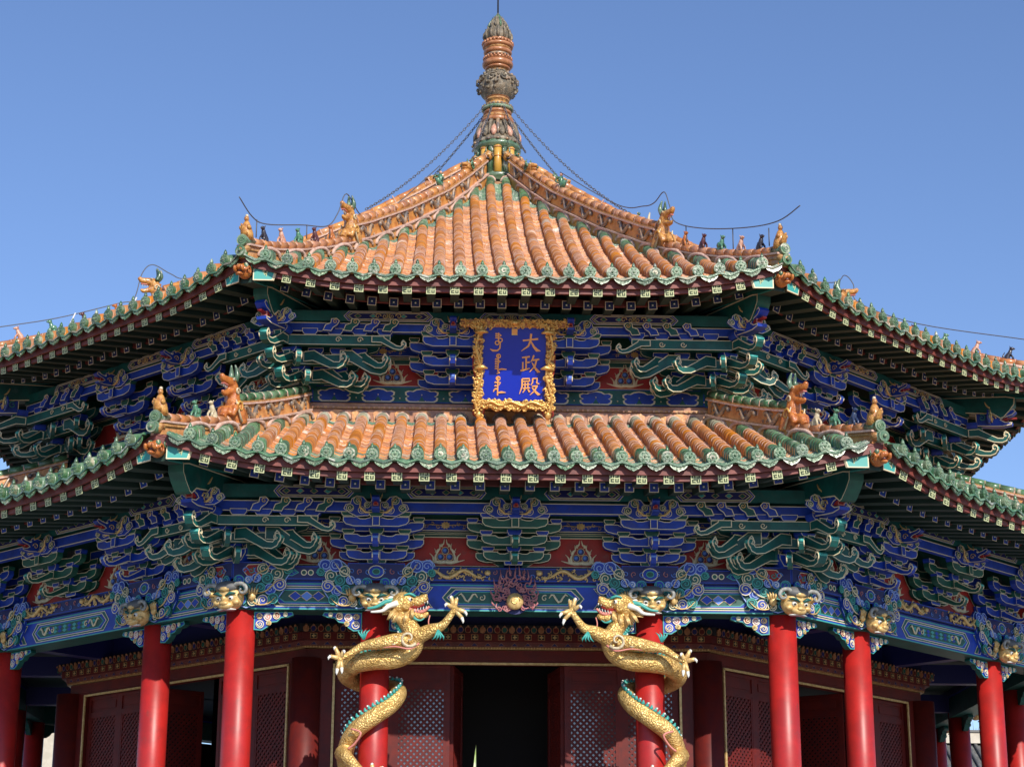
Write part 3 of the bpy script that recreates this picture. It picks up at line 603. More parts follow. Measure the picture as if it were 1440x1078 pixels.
def bracket(mb,lv,c1,c2,w=1.):
    dw=lv.dw; h=lv.h
    # base block
    mb.prism([(-.13,lv.z0-.0),(.13,lv.z0),(.15,lv.z0+.08),(.18,lv.z0+.10),(.18,lv.z0+.17),(-.18,lv.z0+.17),(-.18,lv.z0+.10),(-.15,lv.z0+.08)],FR(-dw-.17),.17,c2,c2,edge='cream_line',w=.012)
    mb.box(-.05,.05,-dw-.25,-dw,lv.z0+.05,lv.zb+.1,'grey_paint')
    for i,(st,zt) in enumerate(zip(lv.st,lv.zt)):
        y=-dw-st; hw=.43 if i else .40
        gong(mb,-hw*w,hw*w,y,zt,h,c1)
        for x in(-hw*w+.07,hw*w-.07): dou(mb,x,y-.01,zt+h+.002,.19,lv.bh,c2)
        # long arm behind, one step up
        if i<2:
            z2=lv.zt[i+1]-.01; gong(mb,-.62*w,.62*w,y+.004,z2,h,c1,dep=.10)
            for x in(-.55*w,.55*w): dou(mb,x,y-.006,z2+h+.002,.17,lv.bh,c2)
        # centre blocks
        dou(mb,0,y-.06,zt+h*.9,.22,lv.bh+.03,c2,.18)
        mb.box(-.055,.055,y-.05,-dw,zt+.02,zt+h-.01,c1)
        mb.prism([(-.055,zt+.0),(.055,zt),(.055,zt+h),(-.055,zt+h)],FR(y-.052),.01,c1,c1,edge='cream_line',w=.010)
    for d2,z2 in((.02,lv.zt[0]),(.02,lv.zt[1]),(.02,lv.zt[2])): gong(mb,-.50*w,.50*w,-dw-d2-.06,z2,h,c1,dep=.06)
    for x in(-.24,.24):   # little red droplet voids
        mb.prism(ngon(x*w,lv.zt[0]+h+.03,.045,10),FR(-dw-lv.st[0]+.03),.01,'red_panel','red_panel',edge='cream_line',w=.008)
    tipm='paint_sky' if c1=='paint_blue' else 'paint_aqua'
    ang(mb,-dw-lv.st[0]-.02,lv.zt[0]+.0,.48,.11,c1,tipm); ang(mb,-dw-lv.st[1]-.02,lv.zt[1]+.0,.48,.11,c1,tipm)
    dhead(mb,-dw-lv.st[2]-.16,lv.zb+.05,.72); 
    for sg in(1,-1): wingboard(mb,-dw-lv.st[2]-.05,lv.zb-.02,sg,.95)
BR={}
def bmesh_of(fn,*a):
    mb=MB(); fn(mb,*a); V=np.concatenate(mb.V); me=bpy.data.meshes.new('bracket_set'); me.from_pydata(V.tolist(),[],mb.F)
    for q in mb.names: me.materials.append(MATS[q])
    me.polygons.foreach_set('material_index',mb.M); me.polygons.foreach_set('use_smooth',mb.S); me.update(); return me
for lv,n in((LV,'L'),(UV,'U')):
    BR[n,0]=bmesh_of(bracket,lv,'paint_blue','paint_green',1.12); BR[n,1]=bmesh_of(bracket,lv,'paint_green','paint_blue',1.12)
    for k in range(-2,3):
        for i,u in enumerate(lv.sets):
            v=(i%2) if n=='L' else 0
            link('bracket_set',BR[n,v],HALL,FACE(k)@Tr(u,0,0))
def corner_bracket(mb,lv,off=0):
    """origin at the corner of the wall plane; outward radial = -Y"""
    T='paint_teal'; B='paint_blue'; h=lv.h
    mb.prism([(-.15,lv.z0),(.15,lv.z0),(.22,lv.z0+.11),(.22,lv.z0+.18),(-.22,lv.z0+.18),(-.22,lv.z0+.11)],FR(-.26),.26,B,B,edge='cream_line',w=.012)
    for sg in(1,-1):
        mb.push(Rz(R(-22.5*sg)) if False else Rz(R(22.5*sg)))
        # now local: outward of face on side sg is -Y ; inner wall runs toward -sg X
        s=sg; XS=1.0 if lv is LV else 1.08
        def beak(x,y,z,deg,L,hh=.13): mb.push(Tr(x,y,z)@Rz(R(deg*s))); ang(mb,0,0,L,hh,T,'paint_aqua',hw=.036); mb.pop()
        XE=(.50*XS,.80*XS,1.18*XS)
        for i,(st,zt) in enumerate(zip(lv.st,lv.zt)):
            y=-st; x0=-st*TA*s; xe=s*XE[i]
            a,b=sorted((x0,xe)); gong(mb,a,b,y,zt,h,T,dep=.10,ends=((1,0) if s<0 else (0,1)))
            n=2+i
            for q in range(n):
                x=xe-s*.09-(xe-s*.09-x0)*q/n; dou(mb,x,y-.012,zt+h+.002,.25,lv.bh+.025,B,.15)
            if i<2:
                beak(xe-s*.30,y-.035,zt+.03,90,(.62,.66)[i],.19)      # long beak along the wall
                beak(x0+s*.26,y-.04,zt+.03,62,.66,.17); beak(xe-s*.05,y-.02,zt+.03,55,.50,.15)
                beak(x0,-st,zt+.0,12,.60,.15)
            else:
                for q in (.35,.62,.90): spiral(mb,FR(y-.014),s*XE[2]*q,zt+h*.5,.05,1.3,0,s>0,.010,'cream_line')
                beak(xe-s*.2,y-.03,zt+.03,90,.42,.11)
            # second plane of arms seen through the gaps
            if i<2: z2=lv.zt[i+1]; a,b=sorted((x0,s*(XE[i]+.22))); gong(mb,a,b,y+.16,z2,h,T,dep=.08,ends=((1,0) if s<0 else (0,1)))
        for q in(.30,.62,.94,1.24):
            mb.push(Tr(s*q,-lv.st[2]-.12,lv.zb-.02)); mb.prism([(s*a_,b_) for a_,b_ in((-.10,.0),(.04,-.01),(.07,.05),(.13,.09),(.17,.16),(.12,.21),(.03,.20),(.02,.13),(-.06,.10))],FR(0),.10,B if int(q*10)%2 else T,B,edge='cream_line',w=.012); spiral(mb,FR(-.004),s*.10,.15,.04,1.2,1,s>0,.009,'gold_paint'); mb.pop()
        mb.pop()
    for i,(st,zt) in enumerate(zip(lv.st,lv.zt)):
        r=st/CA; mb.box(-.06,.06,-r-.25,0,zt,zt+h,T); dou(mb,0,-r-.18,zt+h-.01,.26,lv.bh+.02,B,.2)
        mb.prism([(-.06,zt),(.06,zt),(.06,zt+h),(-.06,zt+h)],FR(-r-.252),.01,T,T,edge='cream_line',w=.011)
        ang(mb,-r-.1,zt+.0,.72 if i<2 else .6,.14,T,'paint_aqua',hw=.065)
    dhead(mb,-lv.st[2]/CA-.5,lv.zb+.06,1.15)
    for sg in(1,-1): wingboard(mb,-lv.st[2]/CA-.42,lv.zb+.02,sg,.8)
for lv,n in((LV,'L'),(UV,'U')):
    me=bmesh_of(corner_bracket,lv)
    for j in(-2.5,-1.5,-.5,.5,1.5,2.5): link('corner_bracket_set',me,HALL,FACE(j)@Tr(0,-lv.dw/CA,0))
# panels, beams and purlins between the sets
def flame_pearl(mb,pl,s=1.):
    T=lambda a,b:(a*s,b*s)
    up=lambda c: ((np.asarray(P3(pl,0,0,c))),)+tuple(pl[1:])
    F=[(-.26,0),(-.17,-.03),(-.05,-.035),(0,-.01),(.05,-.035),(.17,-.03),(.26,0),(.17,.01),(.20,.07),(.14,.04),(.17,.13),(.12,.10),(.10,.20),(.065,.17),(.05,.24),(.02,.22),(0,.30),(-.02,.22),(-.05,.24),(-.065,.17),(-.10,.20),(-.12,.10),(-.17,.13),(-.14,.04),(-.20,.07),(-.17,.01)]
    for sg in (1,-1):
        for pts,w in (([(.0,-.02),(.08,-.035),(.17,-.02),(.27,.01)],.017),([(.05,-.03),(.15,-.01),(.17,.05),(.215,.10)],.014),([(.13,-.02),(.135,.05),(.12,.10),(.15,.17)],.013),([(.125,.10),(.10,.14),(.075,.17),(.085,.235)],.014),([(.06,.19),(.05,.22),(.025,.235),(.012,.30)],.014)):
            q=smooth_path([P3(pl,sg*a_*s,b_*s,.006) for a_,b_ in pts],3); n_=len(q); mb.tube(q,[w*2.0*s*(1-.88*i/(n_-1)) for i in range(n_)],'cream_line',5)
    for x,z in((-.062,.045),(.062,.045),(0,.135)):
        mb.prism(ngon(x*s,z*s,.052*s,14),up(.018),.008,'paint_navy',edge='gold_paint',w=.007); c=P3(pl,(x-.008)*s,(z+.006)*s,.014); mb.ball(c,.030*s,'paint_sky',8,6)
def sunflower(mb,y,u,z,s=1.):
    mb.prism([(u+(.06 if i%2 else .085)*s*math.cos(i*PI/10),z+(.045 if i%2 else .07)*s*math.sin(i*PI/10)) for i in range(20)],FR(y-.006),.006,'gold_paint')
    for sg in(1,-1):
        for q in range(3): spiral(mb,FR(y-.006),u+sg*(.13+.09*q)*s,z+(.02 if q%2 else -.02)*s,.036*s,1.1,q*2,sg>0,.007*s,'gold_paint')
        mb.tube([(u+sg*.08*s,y-.006,z),(u+sg*.25*s,y-.006,z+.01),(u+sg*.42*s,y-.006,z)],[.008,.007,.002],'gold_paint',4)
def upper_works(lv,k):
    mb=MB(); mb.push(FACE(k)); dw=lv.dw; W_=dw*TA; up=lv is UV
    zr=lv.zt[1]+.16
    us=[-W_]+list(lv.sets)+[W_]
    z0=lv.z0; z1=lv.zp+lv.ph+.1
    mb.prism([(-W_,z0),(W_,z0),(W_,z1),(-W_,z1)],FR(-dw),.10,'paint_green','paint_green')
    for i in range(len(us)-1):
        a,b=us[i],us[i+1]; c=(a+b)/2; hw=(b-a)/2
        ea=.18 if i==0 else .20; eb=.18 if i==len(us)-2 else .20
        H=zr+.06-z0; sh=min(.33,hw*.36)
        P=[(a+ea,z0+.004),(b-eb,z0+.004),(b-eb-.14,z0+.09),(b-eb-sh+.02,z0+H*.48),(b-eb-sh-.06,z0+H*.66),(b-eb-sh-.16,z0+H),(a+ea+sh+.16,z0+H),(a+ea+sh+.06,z0+H*.66),(a+ea+sh-.02,z0+H*.48),(a+ea+.14,z0+.09)]
        mb.prism(P,FR(-dw-.008),.006,'red_panel','cream_line',edge='cream_line',w=.014)
        cf=c+(.16 if i==0 else -.16 if i==len(us)-2 else 0); flame_pearl(mb,FR(-dw-.010,cf,z0+.09),1.12*(.95+.1*rnd.random()))
        zq=lv.zt[2]+.13
        mb.prism([(a+.3,zq-.02),(b-.3,zq-.02),(b-.3,zq+.15),(a+.3,zq+.15)],FR(-dw-.05),.04,'paint_blue','paint_blue',edge='cream_line',w=.012); sunflower(mb,-dw-.052,c,zq+.065,.9)
        mb.prism([(a+.2,zq-.075),(b-.2,zq-.075),(b-.2,zq-.04),(a+.2,zq-.04)],FR(-dw-.04),.03,'paint_green','paint_green',edge='cream_line',w=.008)
    yb=-dw-lv.st[2]
    Wb=(dw+lv.st[2])*TA
    mb.prism([(-Wb,lv.zb),(Wb,lv.zb),(Wb,lv.zb+lv.bb),(-Wb,lv.zb+lv.bb)],FR(yb-.0),.10,'paint_blue','paint_blue',edge='cream_line',w=.013)
    mb.prism([(-Wb,lv.zp),(Wb,lv.zp),(Wb,lv.zp+lv.ph),(-Wb,lv.zp+lv.ph)],FR(yb-.03),.16,'paint_teal','paint_teal')
    mb.box(-Wb,Wb,yb,-dw,lv.zp+lv.ph-.02,lv.zp+lv.ph+.02,'soffit_green')
    for i in range(len(us)-1):
        a,b=us[i],us[i+1]; c=(a+b)/2; hw=(b-a)/2-.42
        if i==0: c+=.1
        if i==len(us)-2: c-=.1
        for q,(f,ww) in enumerate((('paint_blue',0),('paint_green',.035),('paint_navy',.07))):
            x=hw-ww; t=lv.ph*.5-ww*.45; m=lv.zp+lv.ph/2
            mb.prism([(c-x,m),(c-x+.08,m-t),(c+x-.08,m-t),(c+x,m),(c+x-.08,m+t),(c-x+.08,m+t)],FR(yb-.034-.003*q),.003,f,f,edge='cream_line' if q!=1 else 'gold_paint',w=.009)
        for q in range(5):
            x=c+(q-2)*hw*.34; mb.prism([(x-.06,lv.zp+lv.ph/2),(x,lv.zp+lv.ph*.28),(x+.06,lv.zp+lv.ph/2),(x,lv.zp+lv.ph*.72)],FR(yb-.044),.003,'paint_aqua' if q%2 else 'paint_green','paint_teal',edge='gold_paint',w=.006)
        if up:
            for q in range(4): spiral(mb,FR(yb-.046),c+(q-1.5)*.11,lv.zp+lv.ph/2,.05,1.2,q,q%2==0,.010,'gold_paint')
    mb.pop(); return mb.build('painted_bracket_wall',HALL)
for lv in(LV,UV):
    for k in range(-2,3): upper_works(lv,k)
# ---------------- columns, lintels ----------------
S=9.66*TA; MID=2.02
def column_mesh(mb,r=.215,top=7.3,m='red_lacquer'):
    mb.lathe([(r*1.0,1.72),(r*1.0,top)],m,40)
mb=MB(); column_mesh(mb); 
me_col=bpy.data.meshes.new('column'); me_col.from_pydata(np.concatenate(mb.V).tolist(),[],mb.F); me_col.materials.append(MATS['red_lacquer']); me_col.polygons.foreach_set('use_smooth',mb.S[:-2]+[False]*2)
mb=MB(); mb.lathe([(.42,1.504),(.42,1.56),(.36,1.62),(.27,1.72),(.2,1.725)],'paving_stone',32)
me_base=bpy.data.meshes.new('column_base'); me_base.from_pydata(np.concatenate(mb.V).tolist(),[],mb.F); me_base.materials.append(MATS['paving_stone'])
COLS=[]
for k in range(8):
    for M in (FACE(k-.5)@Tr(0,-9.66/CA,0),FACE(k)@Tr(-MID,-9.66,0),FACE(k)@Tr(MID,-9.66,0)):
        c=link('column',me_col,HALL,M); link('column_base',me_base,c); COLS.append(M)
def lintel(k):
    mb=MB(); mb.push(FACE(k)); w=9.88*TA
    mb.box(-w+.03,w-.03,-9.88,-9.45,6.73,7.13,'paint_teal'); mb.box(-w,w,-9.93,-9.42,7.16,7.375,'paint_navy'); mb.box(-w+.03,w-.03,-9.86,-9.45,7.13,7.16,'paint_blue')
    y=-9.885
    for(a,b)in((-w+.25,-MID-.2),(-MID+.25,MID-.25),(MID+.2,w-.25)):
        c=(a+b)/2; L=(b-a)/2
        mb.prism([(a,6.735),(b,6.735),(b,7.125),(a,7.125)],FR(y),.004,'paint_blue','paint_blue',edge='paint_aqua',w=.018)
        z0,z1=6.775,7.085; zm=(z0+z1)/2; hx=min(L*.62,1.05) if L>1.2 else L*.72
        lay=[('paint_teal',0,'cream_line'),('paint_blue',.05,'cream_line'),('paint_green',.10,'paint_aqua')]
        for q,(f,ww,e) in enumerate(lay):
            x=hx-ww*1.3; t=(z1-z0)/2-ww*.62
            mb.prism([(c-x,zm),(c-x+.13,zm-t),(c+x-.13,zm-t),(c+x,zm),(c+x-.13,zm+t),(c-x+.13,zm+t)],FR(y-.006-.003*q),.004,f,f,edge=e,w=.012)
        if L>1.2:
            for s in(-1,1):     # chevrons and small dragon panel
                for q,(f,o) in enumerate((('paint_teal',0),('paint_blue',.09))):
                    x=c+s*(hx+.13+o); mb.prism([(x,z0),(x+s*.10,z0),(x+s*.22,zm),(x+s*.10,z1),(x,z1),(x+s*.12,zm)],FR(y-.007),.004,f,f,edge='cream_line',w=.01)
                x=c+s*(hx+.52); 
                for q in range(9): mb.prism(ngon(x+rnd.uniform(-.1,.1),zm+rnd.uniform(-.12,.12),.014,6),FR(y-.01),.004,'gold_paint')
                mb.prism([(c+s*(L-.18),z0),(c+s*(L-.10),z0),(c+s*(L-.10),z1),(c+s*(L-.18),z1)],FR(y-.007),.004,'paint_aqua','paint_teal',edge='cream_line',w=.01)
                P=[(c+s*(.45+.20*t/8-.1),y-.02,zm+.05*math.sin(t*1.4)) for t in range(9)]
                mb.tube([(c+s*(hx*.50+.035*t),y-.022,zm+.06*math.sin(t*1.1)) for t in range(9)],[.006,.014,.017,.018,.018,.016,.014,.016,.006],'cream_line',5)
                spiral(mb,FR(y-.022),c+s*hx*.44,zm,.05,1.1,1,s>0,.011,'cream_line')
        if k==0 or L<=1.2:
            for q in range(-1,2):
                x=c+q*.17 if L<=1.2 else c+q*.2; 
                if L<=1.2: mb.prism([(x-.1,zm),(x,zm-.075),(x+.1,zm),(x,zm+.075)],FR(y-.016),.003,'paint_blue' if q else 'paint_sky','paint_blue',edge='gold_paint',w=.007)
        else:
            for q in range(-5,6):
                for s2 in(-1,1): x=c+q*.13; mb.prism([(x-.06,zm+s2*.03),(x,zm+s2*.03-.03),(x+.06,zm+s2*.03),(x,zm+s2*.03+.03)],FR(y-.016),.003,'paint_blue' if (q+s2)%2 else 'paint_aqua')
        # gilded dragons on the upper strip
        yy=-9.932; mb.prism([(a-.1,7.175),(b+.1,7.175),(b+.1,7.37),(a-.1,7.37)],FR(yy),.003,'paint_navy','paint_blue',edge='paint_blue',w=.014)
        nd=2 if L>1.2 else 0
        for s in ((-1,1) if nd else ()):
            x0=c+s*L*.47; n=26; pts=[]
            for t in range(n): q=t/(n-1); pts.append((x0+s*(.42-.84*q),yy-.022,7.272+.055*math.sin(q*11+1)))
            mb.tube(pts,[.012+.020*math.sin(PI*min(1,t/(n-1)*1.1)) for t in range(n)],'gold_paint',6); mb.ball((x0-s*.45,yy-.03,7.29),(.05,.03,.04),'gold_paint')
            for t in range(46): spiral(mb,FR(yy-.012),x0+rnd.uniform(-.5,.5),7.272+rnd.uniform(-.078,.078),rnd.uniform(.02,.045),rnd.uniform(.4,1),rnd.uniform(0,6),rnd.random()<.5,.0105,'gold_paint',n=6)
            for t in range(4): mb.tube([(x0+s*(-.3+.2*t),yy-.02,7.28),(x0+s*(-.34+.2*t),yy-.03,7.28+(.08 if t%2 else -.08))],[.014,.008],'gold_paint',5)
        if nd:
            for t in range(8): spiral(mb,FR(yy-.006),c+(t-3.5)*.11,7.272+(.03 if t%2 else -.03),.04,1.1,t,t%2==0,.008,'flame_pink' if t%2 else 'paint_sky')
        else:
            for s in(-.05,.05): mb.prism(ngon(c+s,7.272,.045,12),FR(yy-.008),.005,'paint_green','gold_paint',edge='cream_line',w=.014)
            for s in(-1,1):
                mb.prism([(c+s*.12,7.272),(c+s*.22,7.22),(c+s*.36,7.23),(c+s*.44,7.272),(c+s*.36,7.34),(c+s*.22,7.35)],FR(yy-.006),.004,'paint_blue','paint_blue',edge='paint_aqua',w=.01)
                for q in range(4): spiral(mb,FR(yy-.01),c+s*(.2+.09*q),7.272,.035,1,q,q%2==0,.007,'paint_aqua')
    mb.pop(); return mb.build('painted_lintel',HALL)
for k in range(-3,4): lintel(k)
# capital beasts
def head_part(mb,s=1.):
    mb.ball((0,0,.14),(.19,.14,.17),'gold_paint',14,10)
    mb.ball((0,-.12,.07),(.10,.08,.06),'gold_paint',10,8)       # muzzle
    mb.ball((0,-.13,.16),(.035,.07,.06),'gold_paint',8,6); mb.ball((0,-.18,.11),(.055,.03,.03),'gold_paint',8,6)
    mb.tube([(x,-.165+abs(x)*.4,.035-abs(x)*.25) for x in(-.12,-.06,0,.06,.12)],[.006,.012,.013,.012,.006],'paint_white',6)
    mb.tube([(x,-.15+abs(x)*.4,.01-abs(x)*.2) for x in(-.10,-.05,0,.05,.10)],[.006,.01,.012,.01,.006],'flame_pink',6)
    for sg in(1,-1):
        mb.ball((sg*.075,-.115,.165),.033,'paint_white',8,6); mb.ball((sg*.075,-.142,.163),.016,'black_paint',6,4)
        mb.tube([(sg*.02,-.15,.20),(sg*.08,-.14,.235),(sg*.15,-.10,.225)],[.012,.026,.008],'paint_teal',6)
        mb.ball((sg*.12,-.09,.10),(.05,.05,.04),'gold_paint'); 
        mb.tube([(sg*.17,-.02,.20),(sg*.24,-.04,.23),(sg*.27,-.05,.29)],[.04,.03,.005],'gold_paint',6)   # ear
        mb.tube(smooth_path([(sg*.10,-.03,.30),(sg*.15,-.05,.34),(sg*.23,-.06,.33),(sg*.27,-.08,.27),(sg*.24,-.10,.22),(sg*.19,-.10,.24),(sg*.21,-.10,.28)],4),list(np.linspace(.034,.012,25)),'horn_grey',7)  # ram-like horn
    mb.ball((0,.0,.30),(.16,.13,.08),'grey_paint',12,6); mb.ball((0,-.06,.29),(.09,.08,.05),'gold_paint')
def wing(mb,sg,y,z,sc=1.):
    """carved cloud board beside the head"""
    P=[(.10,.02),(.22,-.02),(.36,.02),(.52,.02),(.62,.10),(.70,.22),(.72,.36),(.80,.48),(.78,.60),(.72,.66),(.60,.64),(.50,.66),(.42,.60),(.34,.52),(.28,.42),(.16,.36),(.10,.30)]
    mb.prism([(sg*a*sc,z+b*sc) for a,b in P],FR(y),.05,'paint_teal','paint_blue',edge='line_sky',w=.014)
    for a,b,r,m in((.16,.08,.07,'paint_blue'),(.20,.22,.075,'paint_teal'),(.12,.33,.07,'paint_blue'),(.24,.34,.05,'paint_white')): curl(mb,FR(y-.02),sg*a*sc,z+b*sc,r*sc,m,'paint_aqua' if m!='paint_white' else 'paint_sky',a*20,sg>0,th=.03,lw=.012)
    C=[(.68,.56,.085,'paint_blue',0,0),(.54,.56,.09,'paint_blue',2,1),(.42,.48,.075,'paint_teal',1,0),(.60,.42,.085,'paint_teal',4,0),(.48,.36,.075,'paint_teal',3,1),(.64,.28,.085,'paint_blue',1,1),(.34,.36,.06,'paint_blue',5,0),(.52,.22,.075,'paint_blue',0,0),(.40,.24,.06,'paint_teal',2,1),(.56,.10,.07,'paint_teal',3,0),(.43,.08,.07,'paint_blue',4,1),(.30,.06,.06,'paint_teal',1,0),(.74,.47,.055,'paint_teal',2,1),(.28,.18,.05,'paint_blue',2,0)]
    for a,b,r,m,q,cc in C:
        ln='paint_aqua' if m=='paint_teal' else 'line_sky'
        if q%3==1: ln='cream_line'
        curl(mb,FR(y-.005*(q%3)),sg*a*sc,z+b*sc,r*sc,m,ln,q,(sg>0)^bool(cc),th=.035+.012*(q%2),lw=.012)
    for pts in ([(.30,.30),(.36,.42),(.46,.47),(.56,.60)],[(.36,.16),(.48,.20),(.60,.32),(.70,.34)],[(.25,.1),(.36,.02),(.5,.03),(.6,.12)]):
        mb.tube(smooth_path([(sg*a*sc,y-.06,z+b*sc) for a,b in pts],3),[.004,.008,.010,.012,.012,.011,.010,.008,.006,.003],'gold_paint' if rnd.random()<.5 else 'cream_line',5)
    # gold paw
    mb.ball((sg*.34,y-.09,z+.14),(.06,.04,.07),'gold_paint')
    for q in range(4): mb.tube([(sg*(.31+.03*q),y-.11,z+.16),(sg*(.30+.04*q),y-.13,z+.24-.01*abs(q-1.5)),(sg*(.30+.045*q),y-.11,z+.28-.02*abs(q-1.5))],[.017,.017,.006],'gold_paint',5)
def queti(mb,sg,y):
    P=[(.2,6.72),(.76,6.72),(.78,6.67),(.70,6.64),(.60,6.63),(.54,6.57),(.46,6.56),(.40,6.49),(.32,6.44),(.2,6.45)]
    mb.prism([(sg*a,b) for a,b in P],FR(y),.10,'paint_blue','paint_teal',edge='paint_aqua',w=.014)
    for a,b,r,m,l,q in((.66,6.68,.035,'paint_aqua','cream_line',0),(.53,6.66,.055,'red_panel','cream_line',2),(.40,6.64,.06,'paint_pink','paint_white',1),(.29,6.53,.06,'paint_blue','cream_line',3),(.42,6.55,.04,'paint_aqua','gold_paint',4),(.28,6.65,.045,'paint_blue','gold_paint',2)):
        curl(mb,FR(y),sg*a,b,r,m,l,q,sg>0,th=.02,lw=.012)
def cap_mid(mb):
    mb.push(Tr(0,-.33,6.73)@Rx(.38)@np.diag([1.2,1.0,1.02,1.])); head_part(mb); mb.pop()
    for sg in(1,-1): wing(mb,sg,-.27,6.76,1.10); queti(mb,sg,-.10)
    mb.prism([(-.42,7.17),(.42,7.17),(.42,7.42),(-.42,7.42)],FR(-.30),.06,'paint_navy','paint_navy',edge='paint_blue',w=.015)
    for r,m,l in((.12,'paint_blue','cream_line'),(.06,'paint_green','paint_aqua')): mb.prism(ngon(0,7.29,r,16,r*.8),FR(-.31-.006*(r<.1)),.006,m,m,edge=l,w=.012)
    for q in range(-3,4):
        if q: spiral(mb,FR(-.305),q*.12,7.29,.045,1.1,q,q>0,.009,'paint_sky' if q%2 else 'flame_pink')
def cap_corner(mb):
    mb.push(Tr(0,-.34,6.72)@Rx(.38)@np.diag([1.28,1.0,1.08,1.])); head_part(mb); mb.pop()
    for sg in(1,-1):
        mb.push(Rz(R(22.5*sg)))
        # local +sg... wall of that side runs toward sg X
        mb.push(Tr(-sg*.16,0,0)); wing(mb,sg,-.28,6.76,1.15); mb.pop(); queti(mb,sg,-.10)
        mb.prism([(-sg*.12,7.17),(sg*.50,7.17),(sg*.50,7.42),(-sg*.12,7.42)],FR(-.30),.06,'paint_navy','paint_navy',edge='paint_blue',w=.015)
        mb.prism([(sg*.02,7.29),(sg*.1,7.20),(sg*.3,7.19),(sg*.42,7.29),(sg*.3,7.39),(sg*.1,7.38)],FR(-.306),.006,'red_panel','red_panel',edge='cream_line',w=.010)
        for q in range(4): spiral(mb,FR(-.31),sg*(.06+.09*q),7.29,.05,1.2,q,q%2==0,.010,'paint_aqua' if q%2 else 'paint_sky')
        mb.pop()
mm=bmesh_of(cap_mid); mc=bmesh_of(cap_corner); mm.name=mc.name='beast_capital'
for k in range(-3,4):
    for u in(-MID,MID): link('beast_capital',mm,HALL,FACE(k)@Tr(u,-9.66,0))
    link('beast_capital',mc,HALL,FACE(k-.5)@Tr(0,-9.66/CA,0))
link('beast_capital',mc,HALL,FACE(3.5)@Tr(0,-9.66/CA,0))
# ---------------- inner wall, doors ----------------
mb=MB()
for k in range(8):   # ceiling ring of the veranda and cornice
    mb.push(FACE(k))
    mb.add([(-9.5*TA,-9.5,7.28),(9.5*TA,-9.5,7.28),(7.3*TA,-7.3,7.28),(-7.3*TA,-7.3,7.28)],[(0,1,2,3)],'soffit_green')
    for u in(-MID,MID): mb.box(u-.12,u+.12,-9.5,-7.5,6.85,7.2,'paint_navy')
    mb.pop()
mb.build('veranda_ceiling',HALL)
def cornice(k):
    mb=MB(); mb.push(FACE(k)); 
    for d,z0,z1,m in((7.62,6.36,6.52,'maroon_wood'),(7.68,6.53,6.56,'gold_paint'),(7.70,6.56,6.64,'fascia_maroon'),(7.78,6.64,6.76,'maroon_wood'),(7.86,6.76,6.88,'black_paint'),(7.66,6.88,7.28,'paint_navy')):
        w=d*TA; mb.box(-w,w,-d,-7.4,z0,z1,m)
    for i in range(int(2*7.68*TA/.045)): u=-7.68*TA+.0225+i*.045; mb.box(u-.014,u+.014,-7.690,-7.68,6.532,6.558,'glaze_ochre')
    n=int(2*7.78*TA/.21)
    for i in range(n):
        u=(i+.5-n/2)*.21; mb.prism([(u-.055,6.655),(u+.055,6.655),(u+.055,6.745),(u-.055,6.745)],FR(-7.786),.005,'black_paint','glaze_ochre',edge='glaze_ochre',w=.010)
        mb.prism([(u-.03,6.69),(u+.03,6.69),(u+.03,6.71),(u-.03,6.71)],FR(-7.79),.003,'gold_paint'); mb.prism([(u-.008,6.67),(u+.008,6.67),(u+.008,6.73),(u-.008,6.73)],FR(-7.793),.002,'gold_paint')
        mb.prism([(u-.06,6.57),(u+.06,6.57),(u,6.63)],FR(-7.705),.004,'paint_navy','paint_navy',edge='glaze_ring',w=.006)
    n=int(2*7.86*TA/.115)
    for i in range(n):
        u=(i+.5-n/2)*.115; m=('glaze_ring','paint_navy','maroon_wood','paint_green')[i%4]
        mb.prism(ngon(u,6.80,.05,8,.055),FR(-7.875),.02,m,m,edge='glaze_ring',w=.010); mb.ball((u,-7.88,6.855),.020,'glaze_ring',5,4)
    mb.pop(); mb.build('cornice',HALL)
